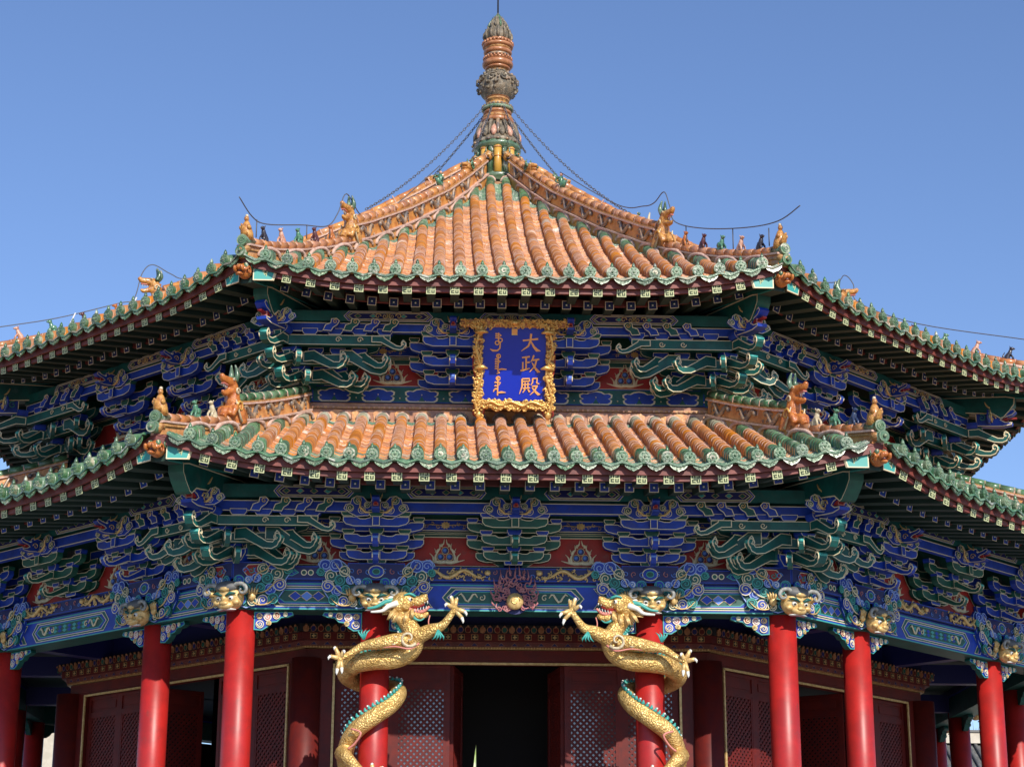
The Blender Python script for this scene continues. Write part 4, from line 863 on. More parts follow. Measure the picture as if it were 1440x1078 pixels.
def lattice_leaf(mb,w,z0,z1,zh,glass):
    f=.065; mb.box(-w/2,w/2,-.03,.03,z0,z0+f,'maroon_wood'); mb.box(-w/2,w/2,-.03,.03,z1-f,z1,'maroon_wood')
    for s in(-1,1): mb.box(s*w/2-(f if s>0 else 0),s*w/2+(f if s<0 else 0),-.03,.03,z0+f,z1-f,'maroon_wood')
    mb.box(-w/2+f,w/2-f,-.03,.03,zh-.03,zh+.03,'maroon_wood'); mb.box(-w/2+f,w/2-f,-.01,.01,zh+.03,z1-f,'maroon_wood')
    mb.box(-w/2+f+.06,w/2-f-.06,-.022,-.01,zh+.08,z1-f-.05,'maroon_wood')
    zb=2.7; mb.box(-w/2+f,w/2-f,-.03,.03,zb-.04,zb+.04,'maroon_wood'); mb.box(-w/2+f,w/2-f,-.015,.015,z0+f,zb-.04,'maroon_wood')
    x0,x1,a,b=-w/2+f,w/2-f,zb+.04,zh-.03; st=.098
    mb.box(x0,x0+.035,-.027,.0,a,b,'maroon_wood'); mb.box(x1-.035,x1,-.027,.0,a,b,'maroon_wood'); mb.box(x0+.035,x1-.035,-.027,.0,b-.035,b,'maroon_wood')
    W2=x1-x0;H=b-a
    for s,y in((1,-.020),(-1,-.013)):
        t=-H
        while t<W2:
            # line x-x0 = t + (z-a) for s=1 ; mirrored for s=-1
            xa=max(0,t); za=xa-t; xb=min(W2,t+H); zb_=xb-t
            if xb-xa>.02:
                q=[(xa,za),(xb,zb_)]
                if s<0: q=[(W2-x,z) for x,z in q]
                (p,r),(p2,r2)=q; nx,nz=(-.0125,.0125) if s>0 else (.0125,.0125)
                mb.prism([(x0+p+nx,a+r+nz),(x0+p-nx,a+r-nz),(x0+p2-nx,a+r2-nz),(x0+p2+nx,a+r2+nz)],FR(y),.012,'maroon_wood')
            t+=st
    mb.box(x0,x1,.004,.012,a,b,glass)
leaf={}
for gl in('paper_glass','shade_black'): leaf[gl]=bmesh_of(lattice_leaf,.90,1.62,6.30,5.98,gl); leaf[gl].name='lattice_door'
for k in range(8):
    if abs(((k+4)%8)-4)<=2:
        k=((k+4)%8)-4; cornice(k)
    else: pass
    mb=MB(); mb.push(FACE(k)); w=7.6*TA
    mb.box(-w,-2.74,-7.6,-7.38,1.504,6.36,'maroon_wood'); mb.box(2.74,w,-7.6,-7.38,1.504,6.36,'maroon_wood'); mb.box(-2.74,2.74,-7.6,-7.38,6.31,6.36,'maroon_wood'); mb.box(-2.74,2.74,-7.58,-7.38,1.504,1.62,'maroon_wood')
    for s in(-1,1): mb.box(s*2.72-.018,s*2.72+.018,-7.625,-7.6,1.7,6.325,'gold_paint')
    mb.box(-2.738,2.738,-7.625,-7.6,6.29,6.325,'gold_paint')
    if abs(k)>2: mb.box(-2.7,2.7,-7.55,-7.4,1.63,6.30,'maroon_wood')
    mb.pop(); mb.build('maroon_wall',HALL)
    if abs(k)<=2:
        for i in range(6):
            u=(i-2.5)*.90
            if i in(2,3): M=FACE(k)@Tr(-.88 if i==2 else .88,-7.50,0)@Tr(0,0,0)@Rz(R(78 if i==2 else -78))@Tr(.45 if i==2 else -.45,0,0)
            else: M=FACE(k)@Tr(u,-7.50,0)
            if i in(2,3) and abs(k)<2: M=FACE(k)@Tr(-.87 if i==2 else .87,-7.46,0)@Rz(R(80 if i==2 else -80))@Tr(.45 if i==2 else -.45,0,0)
            link('lattice_door',leaf['paper_glass' if k==0 and i not in(2,3) else 'shade_black'],HALL,M)  # side and open leaves: lack of reflection painted as near-black panes
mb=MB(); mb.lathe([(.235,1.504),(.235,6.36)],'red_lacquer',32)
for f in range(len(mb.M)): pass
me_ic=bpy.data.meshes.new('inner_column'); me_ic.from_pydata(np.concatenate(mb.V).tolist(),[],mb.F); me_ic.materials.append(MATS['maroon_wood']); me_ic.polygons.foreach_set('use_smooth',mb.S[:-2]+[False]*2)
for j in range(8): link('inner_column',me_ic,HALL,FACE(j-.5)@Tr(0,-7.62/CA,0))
# flaming pearl ornament above the doorway
orn=empty('flaming_pearl_ornament',Tr(.02,-9.99,6.70),label='pinkish carved flames around a gold pearl on the middle of the front lintel',category='ornament')
mb=MB(); rr=random.Random(5)
for i in range(58):
    a=rr.uniform(-1.2,PI+1.2); q=rr.uniform(.14,1)**.6; R_=.31*q; x=R_*math.cos(a)*1.05; z=.24+R_*math.sin(a)*1.02
    if abs(x)>.34 or z<.02: continue
    spiral(mb,FR(-.01*rr.random()),x,z,rr.uniform(.04,.07),rr.uniform(.7,1.4),rr.uniform(0,6),rr.random()<.5,.0115,'flame_pink',n=10)
for i in range(21):
    a=-.5+(PI+1.0)*i/20; R_=.32+.03*(i%2); x=R_*math.cos(a); z=.23+R_*math.sin(a); k=.5+.5*math.sin(a)
    mb.tube([(x*.9,0,z-.03),(x,-.005,z+.01),(x*.99+.015*(-1)**i,0,z+.06+.08*max(0,math.sin(a)))],[.018,.014,.003],'flame_pink',5)
P=ngon(0,.22,.24,24); mb.prism(P,FR(.04),.02,'paint_navy')
mb.build('flame_board',orn)
mb=MB(); mb.ball((0,-.03,.16),(.125,.07,.125),'gold_paint',16,10); spiral(mb,FR(-.095),0,.16,.07,1.6,0,True,.012,'gold_leaf'); mb.build('pearl',orn)
# ---------------- plaque ----------------
def plaque():
    zt,zb=11.56,10.13; dt,db=8.96,8.40
    o=np.array([.045,-db,zb]); ez=unit((0,-(dt-db),zt-zb)); en=unit(np.cross((1,0,0),ez)); H=np.linalg.norm((dt-db,zt-zb))
    M=np.eye(4); M[:3,0]=(1,0,0); M[:3,1]=-en; M[:3,2]=ez; M[:3,3]=o
    pq=empty('name_plaque',M,label='blue name plaque with gold characters in gilded frame under the upper eave',category='plaque')
    mb=MB(); x=.50; z0,z1=.25,H-.12; mb.prism([(-x,z0),(x,z0),(x,z1),(-x,z1)],FR(0),.05,'plaque_blue'); mb.build('blue_board',pq)
    fr=MB(); rr=random.Random(3)
    out=[(-.64,H-.02),(-.66,H-.13),(-.56,H-.2),(-.60,H*.8),(-.66,H*.62),(-.66,H*.5),(-.61,H*.36),(-.63,H*.2),(-.65,.02),(-.56,-.05),(-.47,.0),(-.45,.10),(-.38,.15),(-.2,.13),(0,.10),(.2,.13),(.38,.15),(.45,.10),(.47,.0),(.56,-.05),(.65,.02),(.63,.2),(.61,H*.36),(.66,H*.5),(.66,H*.62),(.60,H*.8),(.56,H-.2),(.66,H-.13),(.64,H-.02)]
    fr.prism(out,FR(.02),.04,'glaze_rust','red_panel',edge='red_panel',w=.02)
    fr.prism([(-.84,H-.12),(.84,H-.12),(.86,H-.03),(.6,H+.01),(-.6,H+.01),(-.86,H-.03)],FR(-.02),.06,'glaze_rust','red_panel')
    def blob(a,b,s=1.):
        if rr.random()<.5: spiral(fr,FR(-.045-rr.random()*.03),a,b,rr.uniform(.025,.05)*s,rr.uniform(.6,1.3),rr.uniform(0,6),rr.random()<.5,.015*s,'gold_leaf',n=8)
        else: fr.ball((a,-.04-rr.random()*.04,b),(rr.uniform(.012,.03)*s,.02,rr.uniform(.012,.03)*s),'gold_leaf',6,4)
    for i in range(380):
        s=rr.choice((-1,1)); b=rr.uniform(0,H-.1); wv=.635+.02*math.sin(b*7); a=s*rr.uniform(.50,wv); blob(a,b)
    for i in range(240):
        a=rr.uniform(-.5,.5); blob(a,rr.uniform(.14,.27)-.02*math.cos(a*3),1.1)
    for i in range(260): blob(rr.uniform(-.85,.85),rr.uniform(H-.12,H),.8)
    for s in(-1,1):
        for b in(H*.5,H*.87): fr.tube([(s*.62,-.08,b),(s*.5,-.11,b+.02),(s*.42,-.10,b)],[.03,.04,.012],'gold_leaf',7)
        fr.tube(smooth_path([(s*(.56+.05*math.sin(q*1.5)),-.07,.05+q*.2) for q in range(8)],4),.022,'gold_leaf',6)
        fr.ball((s*.55,-.06,.02),(.05,.05,.07),'gold_leaf')
    fr.tube(smooth_path([(-.45+.1*q,-.08,.21+.035*math.sin(q*1.9)) for q in range(10)],4),.026,'gold_leaf',6)
    fr.ball((0,-.08,H-.04),(.06,.05,.05),'gold_leaf'); fr.build('gilded_frame',pq)
    sq=MB(); sq.prism([(-.045,H-.24),(.045,H-.24),(.045,H-.14),(-.045,H-.14)],FR(-.012),.012,'plaque_gold','plaque_gold',edge='gold_leaf',w=.01); sq.build('seal_tag',pq)
    tx=MB()
    def stroke(cx,cz,s,pts):
        nonlocal tx
        # pts: (x,z,w) centreline with brush width in a unit square
        L=[];Rr=[]; P=[(cx+x*s,cz+z*s,w*s) for x,z,w in pts]
        for i,(x,z,w) in enumerate(P):
            a=P[max(i-1,0)]; b=P[min(i+1,len(P)-1)]; dx,dz=b[0]-a[0],b[1]-a[1]; n=math.hypot(dx,dz)+1e-9; dx/=n;dz/=n
            L.append((x-dz*w/2,z+dx*w/2)); Rr.append((x+dz*w/2,z-dx*w/2))
        for i in range(len(P)-1):
            stroke.c+=1; tx.prism([L[i],L[i+1],Rr[i+1],Rr[i]],FR(-.010-.0002*(stroke.c%40)),.009,'plaque_gold')
    stroke.c=0
    CX=.255; s=.29; h1=H*.78+.0
    Z=(H-.36,H-.70,H-1.055)
    da=[[(-.42,.12,.09),(0,.17,.08),(.42,.22,.11)],[(.03,.5,.12),(0,.1,.11),(-.12,-.18,.10),(-.5,-.46,.03)],[(.02,.1,.06),(.18,-.2,.12),(.36,-.40,.17),(.56,-.44,.03)]]
    zheng=[[(-.45,.36,.08),(-.02,.42,.09)],[(-.22,.38,.09),(-.22,-.3,.09)],[(-.2,.08,.07),(-.02,.12,.08)],[(-.4,.12,.08),(-.4,-.32,.08)],[(-.52,-.36,.10),(-.02,-.22,.06)],
           [(.2,.5,.1),(.12,.25,.08),(.02,.12,.03)],[(.12,.22,.08),(.5,.28,.09)],[(.36,.26,.09),(.26,-.1,.09),(-.02,-.42,.03)],[(.10,.1,.05),(.28,-.2,.11),(.45,-.40,.15),(.56,-.42,.03)]]
    dian=[[(-.42,.42,.08),(-.02,.44,.08),(-.02,.30,.08)],[(-.40,.28,.06),(-.02,.30,.07)],[(-.42,.42,.09),(-.42,0,.09),(-.56,-.42,.03)],[(-.36,.10,.06),(.0,.13,.06)],[(-.26,.22,.07),(-.26,-.08,.07)],[(-.10,.22,.07),(-.10,-.08,.07)],[(-.38,-.10,.07),(.02,-.07,.07)],[(-.25,-.14,.08),(-.38,-.34,.04)],[(-.10,-.14,.06),(.0,-.30,.10)],
          [(.16,.46,.08),(.15,.22,.08),(.06,.08,.04)],[(.16,.45,.07),(.40,.46,.08),(.38,.20,.08),(.52,.16,.07)],[(.12,.02,.07),(.44,.04,.09)],[(.40,.04,.09),(.26,-.24,.08),(.02,-.46,.03)],[(.12,-.04,.05),(.30,-.26,.11),(.48,-.42,.14),(.58,-.42,.03)]]
    for ch,z in zip((da,zheng,dian),Z):
        for st in ch: stroke(CX,z,s,st)
        tx.build('character',pq); tx=MB()
    # Manchu column: vertical stems with teeth and loops to the left, tails to the right
    def spine(cz,top,bot,teeth,tail):
        stroke(-.255,cz,.31,[(0,top,.07),(.01,0,.06),(0,bot,.07)])
        for t in teeth: stroke(-.255,cz,.31,[(0,t,.05),(-.13,t+.03,.08),(-.16,t-.01,.03)])
        stroke(-.255,cz,.31,tail)
    def loop(cz,x,z,r): stroke(-.255,cz,.31,[(x+r*math.cos(q*PI/5),z+r*math.sin(q*PI/5),.055) for q in range(11)])
    spine(Z[0],.5,.1,(.42,.32,.22),[(.0,.12,.06),(.1,-.05,.06),(.08,-.3,.07),(-.05,-.42,.08),(-.28,-.42,.10),(-.42,-.34,.03)])
    stroke(-.255,Z[0],.31,[(0,.45,.05),(.14,.36,.07),(.02,.28,.05)]); loop(Z[0],.10,.12,.10); loop(Z[0],-.06,-.02,.10)
    tx.build('manchu_word',pq); tx=MB()
    spine(Z[1],.46,-.42,(.22,.10,-.02,-.14,-.26),[(0,-.30,.06),(.2,-.26,.08),(.44,-.28,.03)]); loop(Z[1],.02,.40,.10); stroke(-.255,Z[1],.31,[(0,-.36,.07),(.08,-.46,.07),(-.06,-.5,.05)]); stroke(-.255,Z[1],.31,[(0,.2,.05),(.12,.12,.06),(.02,.05,.04)])
    tx.build('manchu_word',pq); tx=MB()
    spine(Z[2],.46,-.48,(.18,.0,-.16),[(0,-.34,.06),(.2,-.30,.10),(.42,-.32,.03)]); loop(Z[2],.02,.40,.10); stroke(-.255,Z[2],.31,[(0,.22,.05),(.14,.18,.07),(.06,.05,.04)]); stroke(-.255,Z[2],.31,[(0,-.1,.05),(-.18,-.2,.07),(-.22,-.3,.03)])
    tx.build('manchu_word',pq)
plaque()
# ---------------- coiled dragons on the two middle front columns ----------------
def remesh(o,vx,sm=2):
    m=o.modifiers.new('remesh','REMESH'); m.mode='VOXEL'; m.voxel_size=vx; m.use_smooth_shade=True
    if sm: s=o.modifiers.new('smooth','SMOOTH'); s.iterations=sm; s.factor=.5
def HEADM(dz): return Tr(.36,-.50,6.72-dz)@np.diag([.90,.90,.88,1.])@Tr(-.36,.50,-6.72)
def _B(sx,dz=0):
    m=MB(); m.push(Tr(0,0,-1.5)@np.diag([sx,1,1,1.])@(HEADM(dz) if dz else np.eye(4))); return m
def dragon(sx,label):
    M=Tr(-MID*sx,-9.66,0)@np.diag([sx,1,1,1.])
    root=empty('coiled_dragon',Tr(-MID*sx,-9.66,1.5)@Rz(0 if sx>0 else R(-3)),label=label,category='dragon statue',group='gilded dragons coiled on the front pillars')
    B=lambda: _B(sx)
    C=[(.38,-.50,6.70,.125),(.42,-.52,6.56,.14),(.52,-.55,6.42,.155),(.58,-.54,6.25,.175),(.50,-.50,6.08,.175),(.28,-.46,5.99,.175),(0,-.42,5.97,.17),(-.26,-.30,5.93,.165),(-.42,-.04,5.83,.155),(-.27,.28,5.75,.15),(.05,.40,5.70,.15),(.30,.20,5.64,.145),(.35,-.06,5.53,.15),(.25,-.27,5.35,.15),(.02,-.36,5.17,.15),(-.24,-.28,4.98,.15),(-.38,-.10,4.75,.145),(-.38,.12,4.5,.14),(-.15,.38,4.3,.14),(.22,.34,4.15,.135),(.4,.02,3.98,.13),(.25,-.30,3.8,.125),(-.1,-.37,3.6,.12),(-.37,-.1,3.4,.11),(-.3,.2,3.2,.1),(0,.34,3.05,.09),(.3,.15,2.9,.07),(.3,-.12,2.75,.05),(.1,-.3,2.6,.02)]
    P=smooth_path([c[:3] for c in C],5); rr_=np.interp(np.linspace(0,len(C)-1,len(P)),range(len(C)),[c[3]*.84 for c in C])
    mb=B(); mb.tube(P,rr_,'gold_scales',20)
    # head mass
    HD=.15; mb.push(HEADM(HD))
    mb.tube(smooth_path([(.38,-.50,6.74),(.34,-.52,6.92),(.42,-.56,7.00),(.58,-.58,6.99),(.70,-.60,6.96)],4),list(np.interp(np.linspace(0,4,17),range(5),[.12,.15,.155,.10,.075])),'gold_scales',14)
    mb.ball((.36,-.55,6.93),(.17,.15,.16),'gold_scales',14,10)
    mb.tube(smooth_path([(.66,-.60,6.98),(.75,-.61,7.03),(.80,-.61,7.06)],3),[.075,.08,.08,.08,.07,.065,.05],'gold_scales',10)       # snout, turned up
    mb.tube(smooth_path([(.46,-.55,6.83),(.60,-.58,6.76),(.74,-.60,6.74),(.82,-.60,6.80)],4),list(np.interp(np.linspace(0,3,13),range(4),[.08,.06,.05,.03])),'gold_scales',10) # lower jaw
    for s in(-1,1):
        mb.ball((.50,-.56+s*.10,7.04),(.06,.045,.05),'gold_scales'); mb.ball((.78,-.61+s*.05,7.07),(.035,.035,.035),'gold_scales'); mb.ball((.46,-.55+s*.12,6.90),(.08,.06,.08),'gold_scales')
    mb.pop()
    # arms
    def limb(pts,rs): mb.tube(smooth_path(pts,4),list(np.interp(np.linspace(0,len(pts)-1,(len(pts)-1)*4+1),range(len(pts)),rs)),'gold_scales',12)
    limb([(.62,-.60,6.28),(.80,-.68,6.36),(.94,-.74,6.40),(1.02,-.78,6.46),(1.11,-.82,6.58),(1.15,-.83,6.64)],[.12,.10,.075,.058,.048,.052])
    limb([(.46,-.66,6.22),(.28,-.72,6.20),(.02,-.70,6.16),(-.16,-.66,6.13),(-.34,-.66,6.02),(-.46,-.66,5.96)],[.125,.11,.085,.062,.048,.052])
    limb([(-.42,-.18,4.66),(-.36,-.42,4.58),(-.20,-.56,4.42),(-.06,-.58,4.30),(.02,-.58,4.30)],[.13,.10,.07,.055,.06])
    o=mb.build('body',root); remesh(o,.013,2)
    # claws
    def claw(name_pts):
        for c,dirs in name_pts:
            k=B(); k.ball(c,(.055,.05,.055),'gold_scales')
            for d in dirs:
                d=np.array(d,float); a=np.array(c)+d*.08; b=np.array(c)+d*.155+np.array([0,-.02,0]); e=b+unit(d)*.03+np.array([.0,-.01,-.06])
                k.tube([c,a,b],[.036,.032,.028],'gold_paint',8); k.ball(a,.036,'gold_paint',8,6); k.tube([b,(b+e)/2+unit(d)*.015,e],[.026,.018,.004],'paint_white',7)
            k.build('claw',root)
    claw([((1.15,-.84,6.66),[(-.3,-.2,1.0),(.2,.2,.95),(.7,-.1,-.9),(.95,-.3,-.35),(-.7,-.5,.3)]),
          ((-.47,-.67,5.95),[(-.5,-.2,.95),(-.9,-.3,.15),(-.25,-.2,-1),(.15,-.2,-.9),(.3,-.4,.6)]),
          ((.03,-.60,4.31),[(-.1,-.1,1),(.8,-.2,.7),(1,-.2,-.1),(.5,-.2,-.8)])])
    # face details
    B0=B
    B=lambda: _B(sx,HD)
    for s in(-1,1): k=B(); k.ball((.53,-.56+s*.12,7.00),.035,'paint_white',10,8); k.ball((.55,-.56+s*.15,7.00),.018,'black_paint',8,6); k.build('eye',root)
    k=B(); 
    for s in(-1,1):
        k.tube(smooth_path([(.62,-.58+s*.10,7.05),(.52,-.57+s*.14,7.09),(.42,-.56+s*.14,7.06)],4),[.01,.018,.022,.022,.02,.018,.015,.012,.005],'paint_aqua',7)
        k.build('brow',root); k=B()
    k=B(); k.tube(smooth_path([(.48,-.56,6.86),(.62,-.59,6.82),(.74,-.61,6.82),(.84,-.62,6.90)],4),list(np.linspace(.05,.02,13)),'paint_pink',8,flat=None); k.build('tongue',root)
    k=B(); k.tube(smooth_path([(.50,-.56,6.93),(.62,-.585,6.90),(.76,-.60,6.945)],4),[.045,.045,.045,.045,.045,.04,.035,.03,.02],'red_panel',8)
    k.build('mouth',root)
    k=B()
    for s in(-1,1):
        for q in range(6): x=.56+.045*q; k.tube([(x,-.59+s*.05,6.80+.01*q),(x+.005,-.59+s*.055,6.845+.012*q)],[.011,.003],'paint_white',5); k.tube([(x+.02,-.59+s*.055,6.955+.006*q),(x+.02,-.59+s*.06,6.91+.008*q)],[.012,.003],'paint_white',5)
    k.build('teeth',root)
    for q,(m,pts) in enumerate((('paint_aqua',[(.34,-.56,7.00),(.16,-.60,6.98),(-.02,-.62,6.88),(-.16,-.62,6.86)]),('paint_white',[(.32,-.66,6.94),(.18,-.70,6.88),(.08,-.72,6.80),(-.10,-.72,6.78)]),('paint_white',[(.34,-.46,7.05),(.22,-.48,7.06),(.14,-.5,7.0),(.0,-.5,6.98)]))):
        k=B(); k.tube(smooth_path(pts,5),list(np.linspace(.055,.015,16)),m,9); k.build('horn',root)
    k=B(); rr=random.Random(2)
    for q in range(22):
        a=q/21; st=np.array([.26+.34*a*.9,-.60-.05*math.sin(q),6.84-.07*math.sin(a*PI)]); e=st+np.array([-.10+.12*a,-.06,-.15-.03*rr.random()])
        k.tube([st,(st+e)/2+np.array([0,-.04,0]),e],[.024,.02,.004],'gold_paint',6)
        st2=np.array([.22,-.52-.1*math.sin(q*2),6.80+.22*a]); e2=st2+np.array([-.14,-.03,-.03+.05*math.sin(q)]); k.tube([st2,(st2+e2)/2,e2],[.024,.018,.004],'gold_paint',6)
    k.tube(smooth_path([(.56,-.62,6.74),(.62,-.66,6.68),(.70,-.66,6.66),(.76,-.66,6.70)],3),list(np.linspace(.03,.008,10)),'paint_aqua',6)
    k.build('mane',root)
    # dorsal fin
    B=B0
    k=B(); N=len(P); tg=np.gradient(P,axis=0)
    for i in range(2,N-8,1):
        p=P[i]; t=unit(tg[i]); outw=unit(np.array([p[0],p[1],0])) ; up=np.cross(t,outw); up=unit(up)
        if up[2]<0: up=-up
        if i<22: up=unit(np.array([-1,.2,.1])-np.dot(np.array([-1,.2,.1]),t)*t)
        dirn=unit(up*.9+outw*.25) if i>=22 else up
        b=p+dirn*rr_[i]*.93; tip=p+dirn*(rr_[i]+.055)
        k.tube([b-t*.02,b+dirn*.03,tip-t*.02],[.03,.026,.008],'paint_aqua',6)
        if i%2==0: k.ball(p+dirn*(rr_[i]+.052),.016,'paint_white',6,4)
    k.build('dorsal_fin',root)
    k=B()
    for c0 in((.50,-.79,6.23),):
        pl=((c0[0],c0[1]-.01,c0[2]),(1,0,0),(0,0,1),(0,-1,0)); 
        spiral(k,pl,0,0,.13,1.2,-.6,False,.028,'beast_cream'); spiral(k,pl,-.2,-.05,.07,1.1,1,True,.02,'beast_cream')
        k.tube(smooth_path([(c0[0]+.15,c0[1]+.05,c0[2]-.06),(c0[0]+.02,c0[1]-.01,c0[2]-.15),(c0[0]-.18,c0[1],c0[2]-.12),(c0[0]-.36,c0[1]+.03,c0[2]-.13)],4),list(np.linspace(.016,.008,13)),'paint_pink',6)
    k.build('scroll_trim',root); k=B()
    for c0,s in(((.92,-.80,6.35),1),((-.14,-.72,6.22),-1)):
        if s<0: k.build('elbow_fringe',root); k=B()
        for q in range(4): k.tube([(c0[0],c0[1],c0[2]),(c0[0]+s*.02+.04*(q-1.5),c0[1]-.02,c0[2]-s*.10),(c0[0]+.055*(q-1.5),c0[1],c0[2]-s*.14)],[.018,.014,.004],'paint_aqua',5)
    k.build('elbow_fringe',root); k=B()
    k.tube(smooth_path([(-.30,-.46,4.98),(-.16,-.50,4.92),(-.24,-.44,4.78),(-.34,-.40,4.7)],4),.016,'paint_pink',6); k.tube(smooth_path([(.80,-.60,6.60),(.78,-.62,6.5),(.80,-.70,6.40)],3),.01,'paint_pink',5)
    k.build('pink_trim',root)
dragon(1,'gold dragon coiled round the red pillar left of the doorway, facing right')
dragon(-1,'gold dragon coiled round the red pillar right of the doorway, facing left')
# ---------------- roof beasts and figurines ----------------
def big_beast(j,rf,d,label,jaw='beast_orange',s=1.):
    r=d/CA; z=hipz(rf,d)+.12
    root=empty('ridge_beast',FACE(j)@Tr(0,-r,z)@np.diag([s,s,s,1.]),label=label,category='roof beast',group='open-mouthed beasts on the roof ridges')
    mb=MB(); T=lambda mb,pts,rs,m=jaw,n=10: mb.tube(smooth_path(pts,4),list(np.interp(np.linspace(0,len(pts)-1,(len(pts)-1)*4+1),range(len(pts)),rs)),m,n)
    T(mb,[(0,.22,.0),(0,.16,.16),(0,.06,.30),(0,.04,.44),(0,-.02,.54)],[.16,.16,.12,.10,.10])
    T(mb,[(0,-.02,.56),(0,-.14,.57),(0,-.26,.58),(0,-.32,.63)],[.10,.075,.055,.03]); T(mb,[(0,0,.46),(0,-.12,.40),(0,-.22,.37),(0,-.27,.40)],[.08,.05,.04,.02])
    T(mb,[(0,.0,.10),(0,-.14,.12),(0,-.20,.05),(0,-.24,.0)],[.12,.08,.06,.06])
    for q in(-1,1):
        mb.ball((q*.07,-.06,.60),(.035,.04,.035),jaw); T(mb,[(q*.09,.02,.2),(q*.12,-.08,.16),(q*.1,-.12,.04)],[.05,.05,.04])
    for i in range(7): mb.ball((0,.18-.02*i+.03,.12+.07*i),(.03,.05,.03),jaw,6,5)
    o=mb.build('body',root); remesh(o,.016,1)
    mb=MB()
    for q in(-1,1): T(mb,[(q*.04,.02,.60),(q*.05,.07,.72),(q*.03,.02,.86)],[.045,.04,.01],'glaze_green',7)
    T(mb,[(0,.04,.6),(0,.12,.7),(0,.10,.84)],[.05,.04,.008],'glaze_green',7); mb.build('horn',root)
    mb=MB()
    for q in(-1,1):
        sc=MB(); spiral(sc,SD(q*.13,q,.06,.22),0,0,.09,1.2,0,True,.022,'glaze_yellow'); sc.build('scroll',root); sc=MB(); spiral(sc,SD(q*.10,q,.02,.44),0,0,.06,1.2,3,False,.018,'beast_cream'); sc.build('ear_curl',root); sc=MB(); sc.ball((q*.09,-.09,.60),.024,'beast_cream',8,6); sc.ball((q*.105,-.10,.60),.011,'black_paint',6,4); sc.build('eye',root)
        sc=MB(); sc.tube([(q*.14,.10,.0),(q*.13,.02,.14),(q*.12,-.06,.30)],[.02,.016,.01],'beast_cream',6); sc.build('belly_line',root)
    mb.box(-.03,.03,-.27,-.08,.500,.512,'paint_pink')
    for q in range(4): mb.tube([(0,-.10-.045*q,.505),(0,-.10-.045*q,.46)],[.014,.004],'paint_white',5)
    mb.build('teeth',root)
POS={-2.5:'far left rear',-1.5:'left rear',-.5:'front left',.5:'front right',1.5:'right rear',2.5:'far right rear'}
UB={-1.5:'crested beast showing above the left upper eave against the sky, far left',-.5:'open-mouthed crested beast at the foot of the upper front-left ridge',.5:'open-mouthed crested beast at the foot of the upper front-right ridge',1.5:'crested beast showing above the right upper eave against the sky, far right'}
for j,l in UB.items(): big_beast(j,UP,6.62,l,'beast_amber')
for j,l in((-.5,'orange open-jawed beast with green crest on the lower left corner ridge'),(.5,'orange open-jawed beast with green crest on the lower right corner ridge')): big_beast(j,LO,10.22,l,'beast_orange',1.02)
FIG={}
def fig_mesh(m,var):
    mb=MB()
    if var=='man':
        mb.tube([(0,.05,0),(0,.02,.10),(0,.0,.20),(0,0,.27),(0,0,.30)],[.10,.10,.075,.05,.03],m,12); mb.ball((0,-.01,.335),(.04,.04,.045),m,10,8); mb.ball((0,0,.385),(.028,.028,.03),'beast_cream')
        mb.tube([(0,-.02,.06),(0,-.10,.10),(0,-.13,.18),(0,-.17,.19)],[.07,.05,.03,.015],m,8); mb.ball((-.07,-.04,.18),(.03,.05,.04),m); mb.ball((.07,-.04,.18),(.03,.05,.04),m); mb.tube([(0,.08,.04),(0,.15,.10),(0,.15,.2)],[.05,.04,.02],m,8)
    else:
        mb.tube(smooth_path([(0,.07,0),(0,.06,.08),(0,.01,.15),(0,-.01,.21)],3),list(np.interp(np.linspace(0,3,10),range(4),[.055,.055,.042,.03])),m,9)
        mb.ball((0,-.03,.235),(.032,.045,.034),m); mb.ball((0,-.07,.228),(.02,.025,.018),m)
        for q in(-1,1):
            mb.tube([(q*.03,-.0,.13),(q*.035,-.045,.07),(q*.03,-.05,0)],[.02,.017,.02],m,6); mb.tube([(q*.02,-.01,.255),(q*.025,.0,.285)],[.012,.004],m,5)
        if var=='tail': mb.tube([(0,.10,.02),(0,.14,.1),(0,.1,.18)],[.02,.018,.006],m,6)
        if var=='wing': mb.ball((.04,.05,.12),(.02,.06,.05),m); mb.ball((-.04,.05,.12),(.02,.06,.05),m)
    V=np.concatenate(mb.V); me=bpy.data.meshes.new('ridge_figurine'); me.from_pydata(V.tolist(),[],mb.F)
    for q in mb.names: me.materials.append(MATS[q])
    me.polygons.foreach_set('material_index',mb.M); me.polygons.foreach_set('use_smooth',mb.S); me.update(); return me
def put_fig(j,rf,d,m,var,label,s=1.):
    if (m,var) not in FIG: FIG[m,var]=fig_mesh(m,var)
    z=hipz(rf,d)+(.20 if rf is UP else .17)-.005
    o=link('ridge_figurine' if var!='man' else 'ridge_rider',FIG[m,var],None,FACE(j)@Tr(0,-d/CA,z)@np.diag([s,s,s,1.]),label=label,category='roof figurine',group='small glazed figures along the roof ridges')
SEQ=[(9.48,'beast_dark','tail','black'),(8.93,'beast_pink','sit','pale pink'),(8.38,'beast_green','wing','green'),(7.83,'beast_maroon','tail','dark maroon'),(7.27,'beast_orange','sit','rust orange')]
WH={-1.5:'far left upper ridge',-.5:'front-left upper ridge',.5:'front-right upper ridge',1.5:'far right upper ridge'}
for j,wh in WH.items():
    for q,(d,m,v,cn) in enumerate(SEQ):
        put_fig(j,UP,d,m,v,f"small {cn} seated figurine, {('next to the corner rider','second from the rider','middle of five','fourth from the rider','nearest the beast')[q]}, {wh}")
    put_fig(j,UP,10.0,'beast_amber','man',f'amber rider figurine on the outer tip of the {wh}')
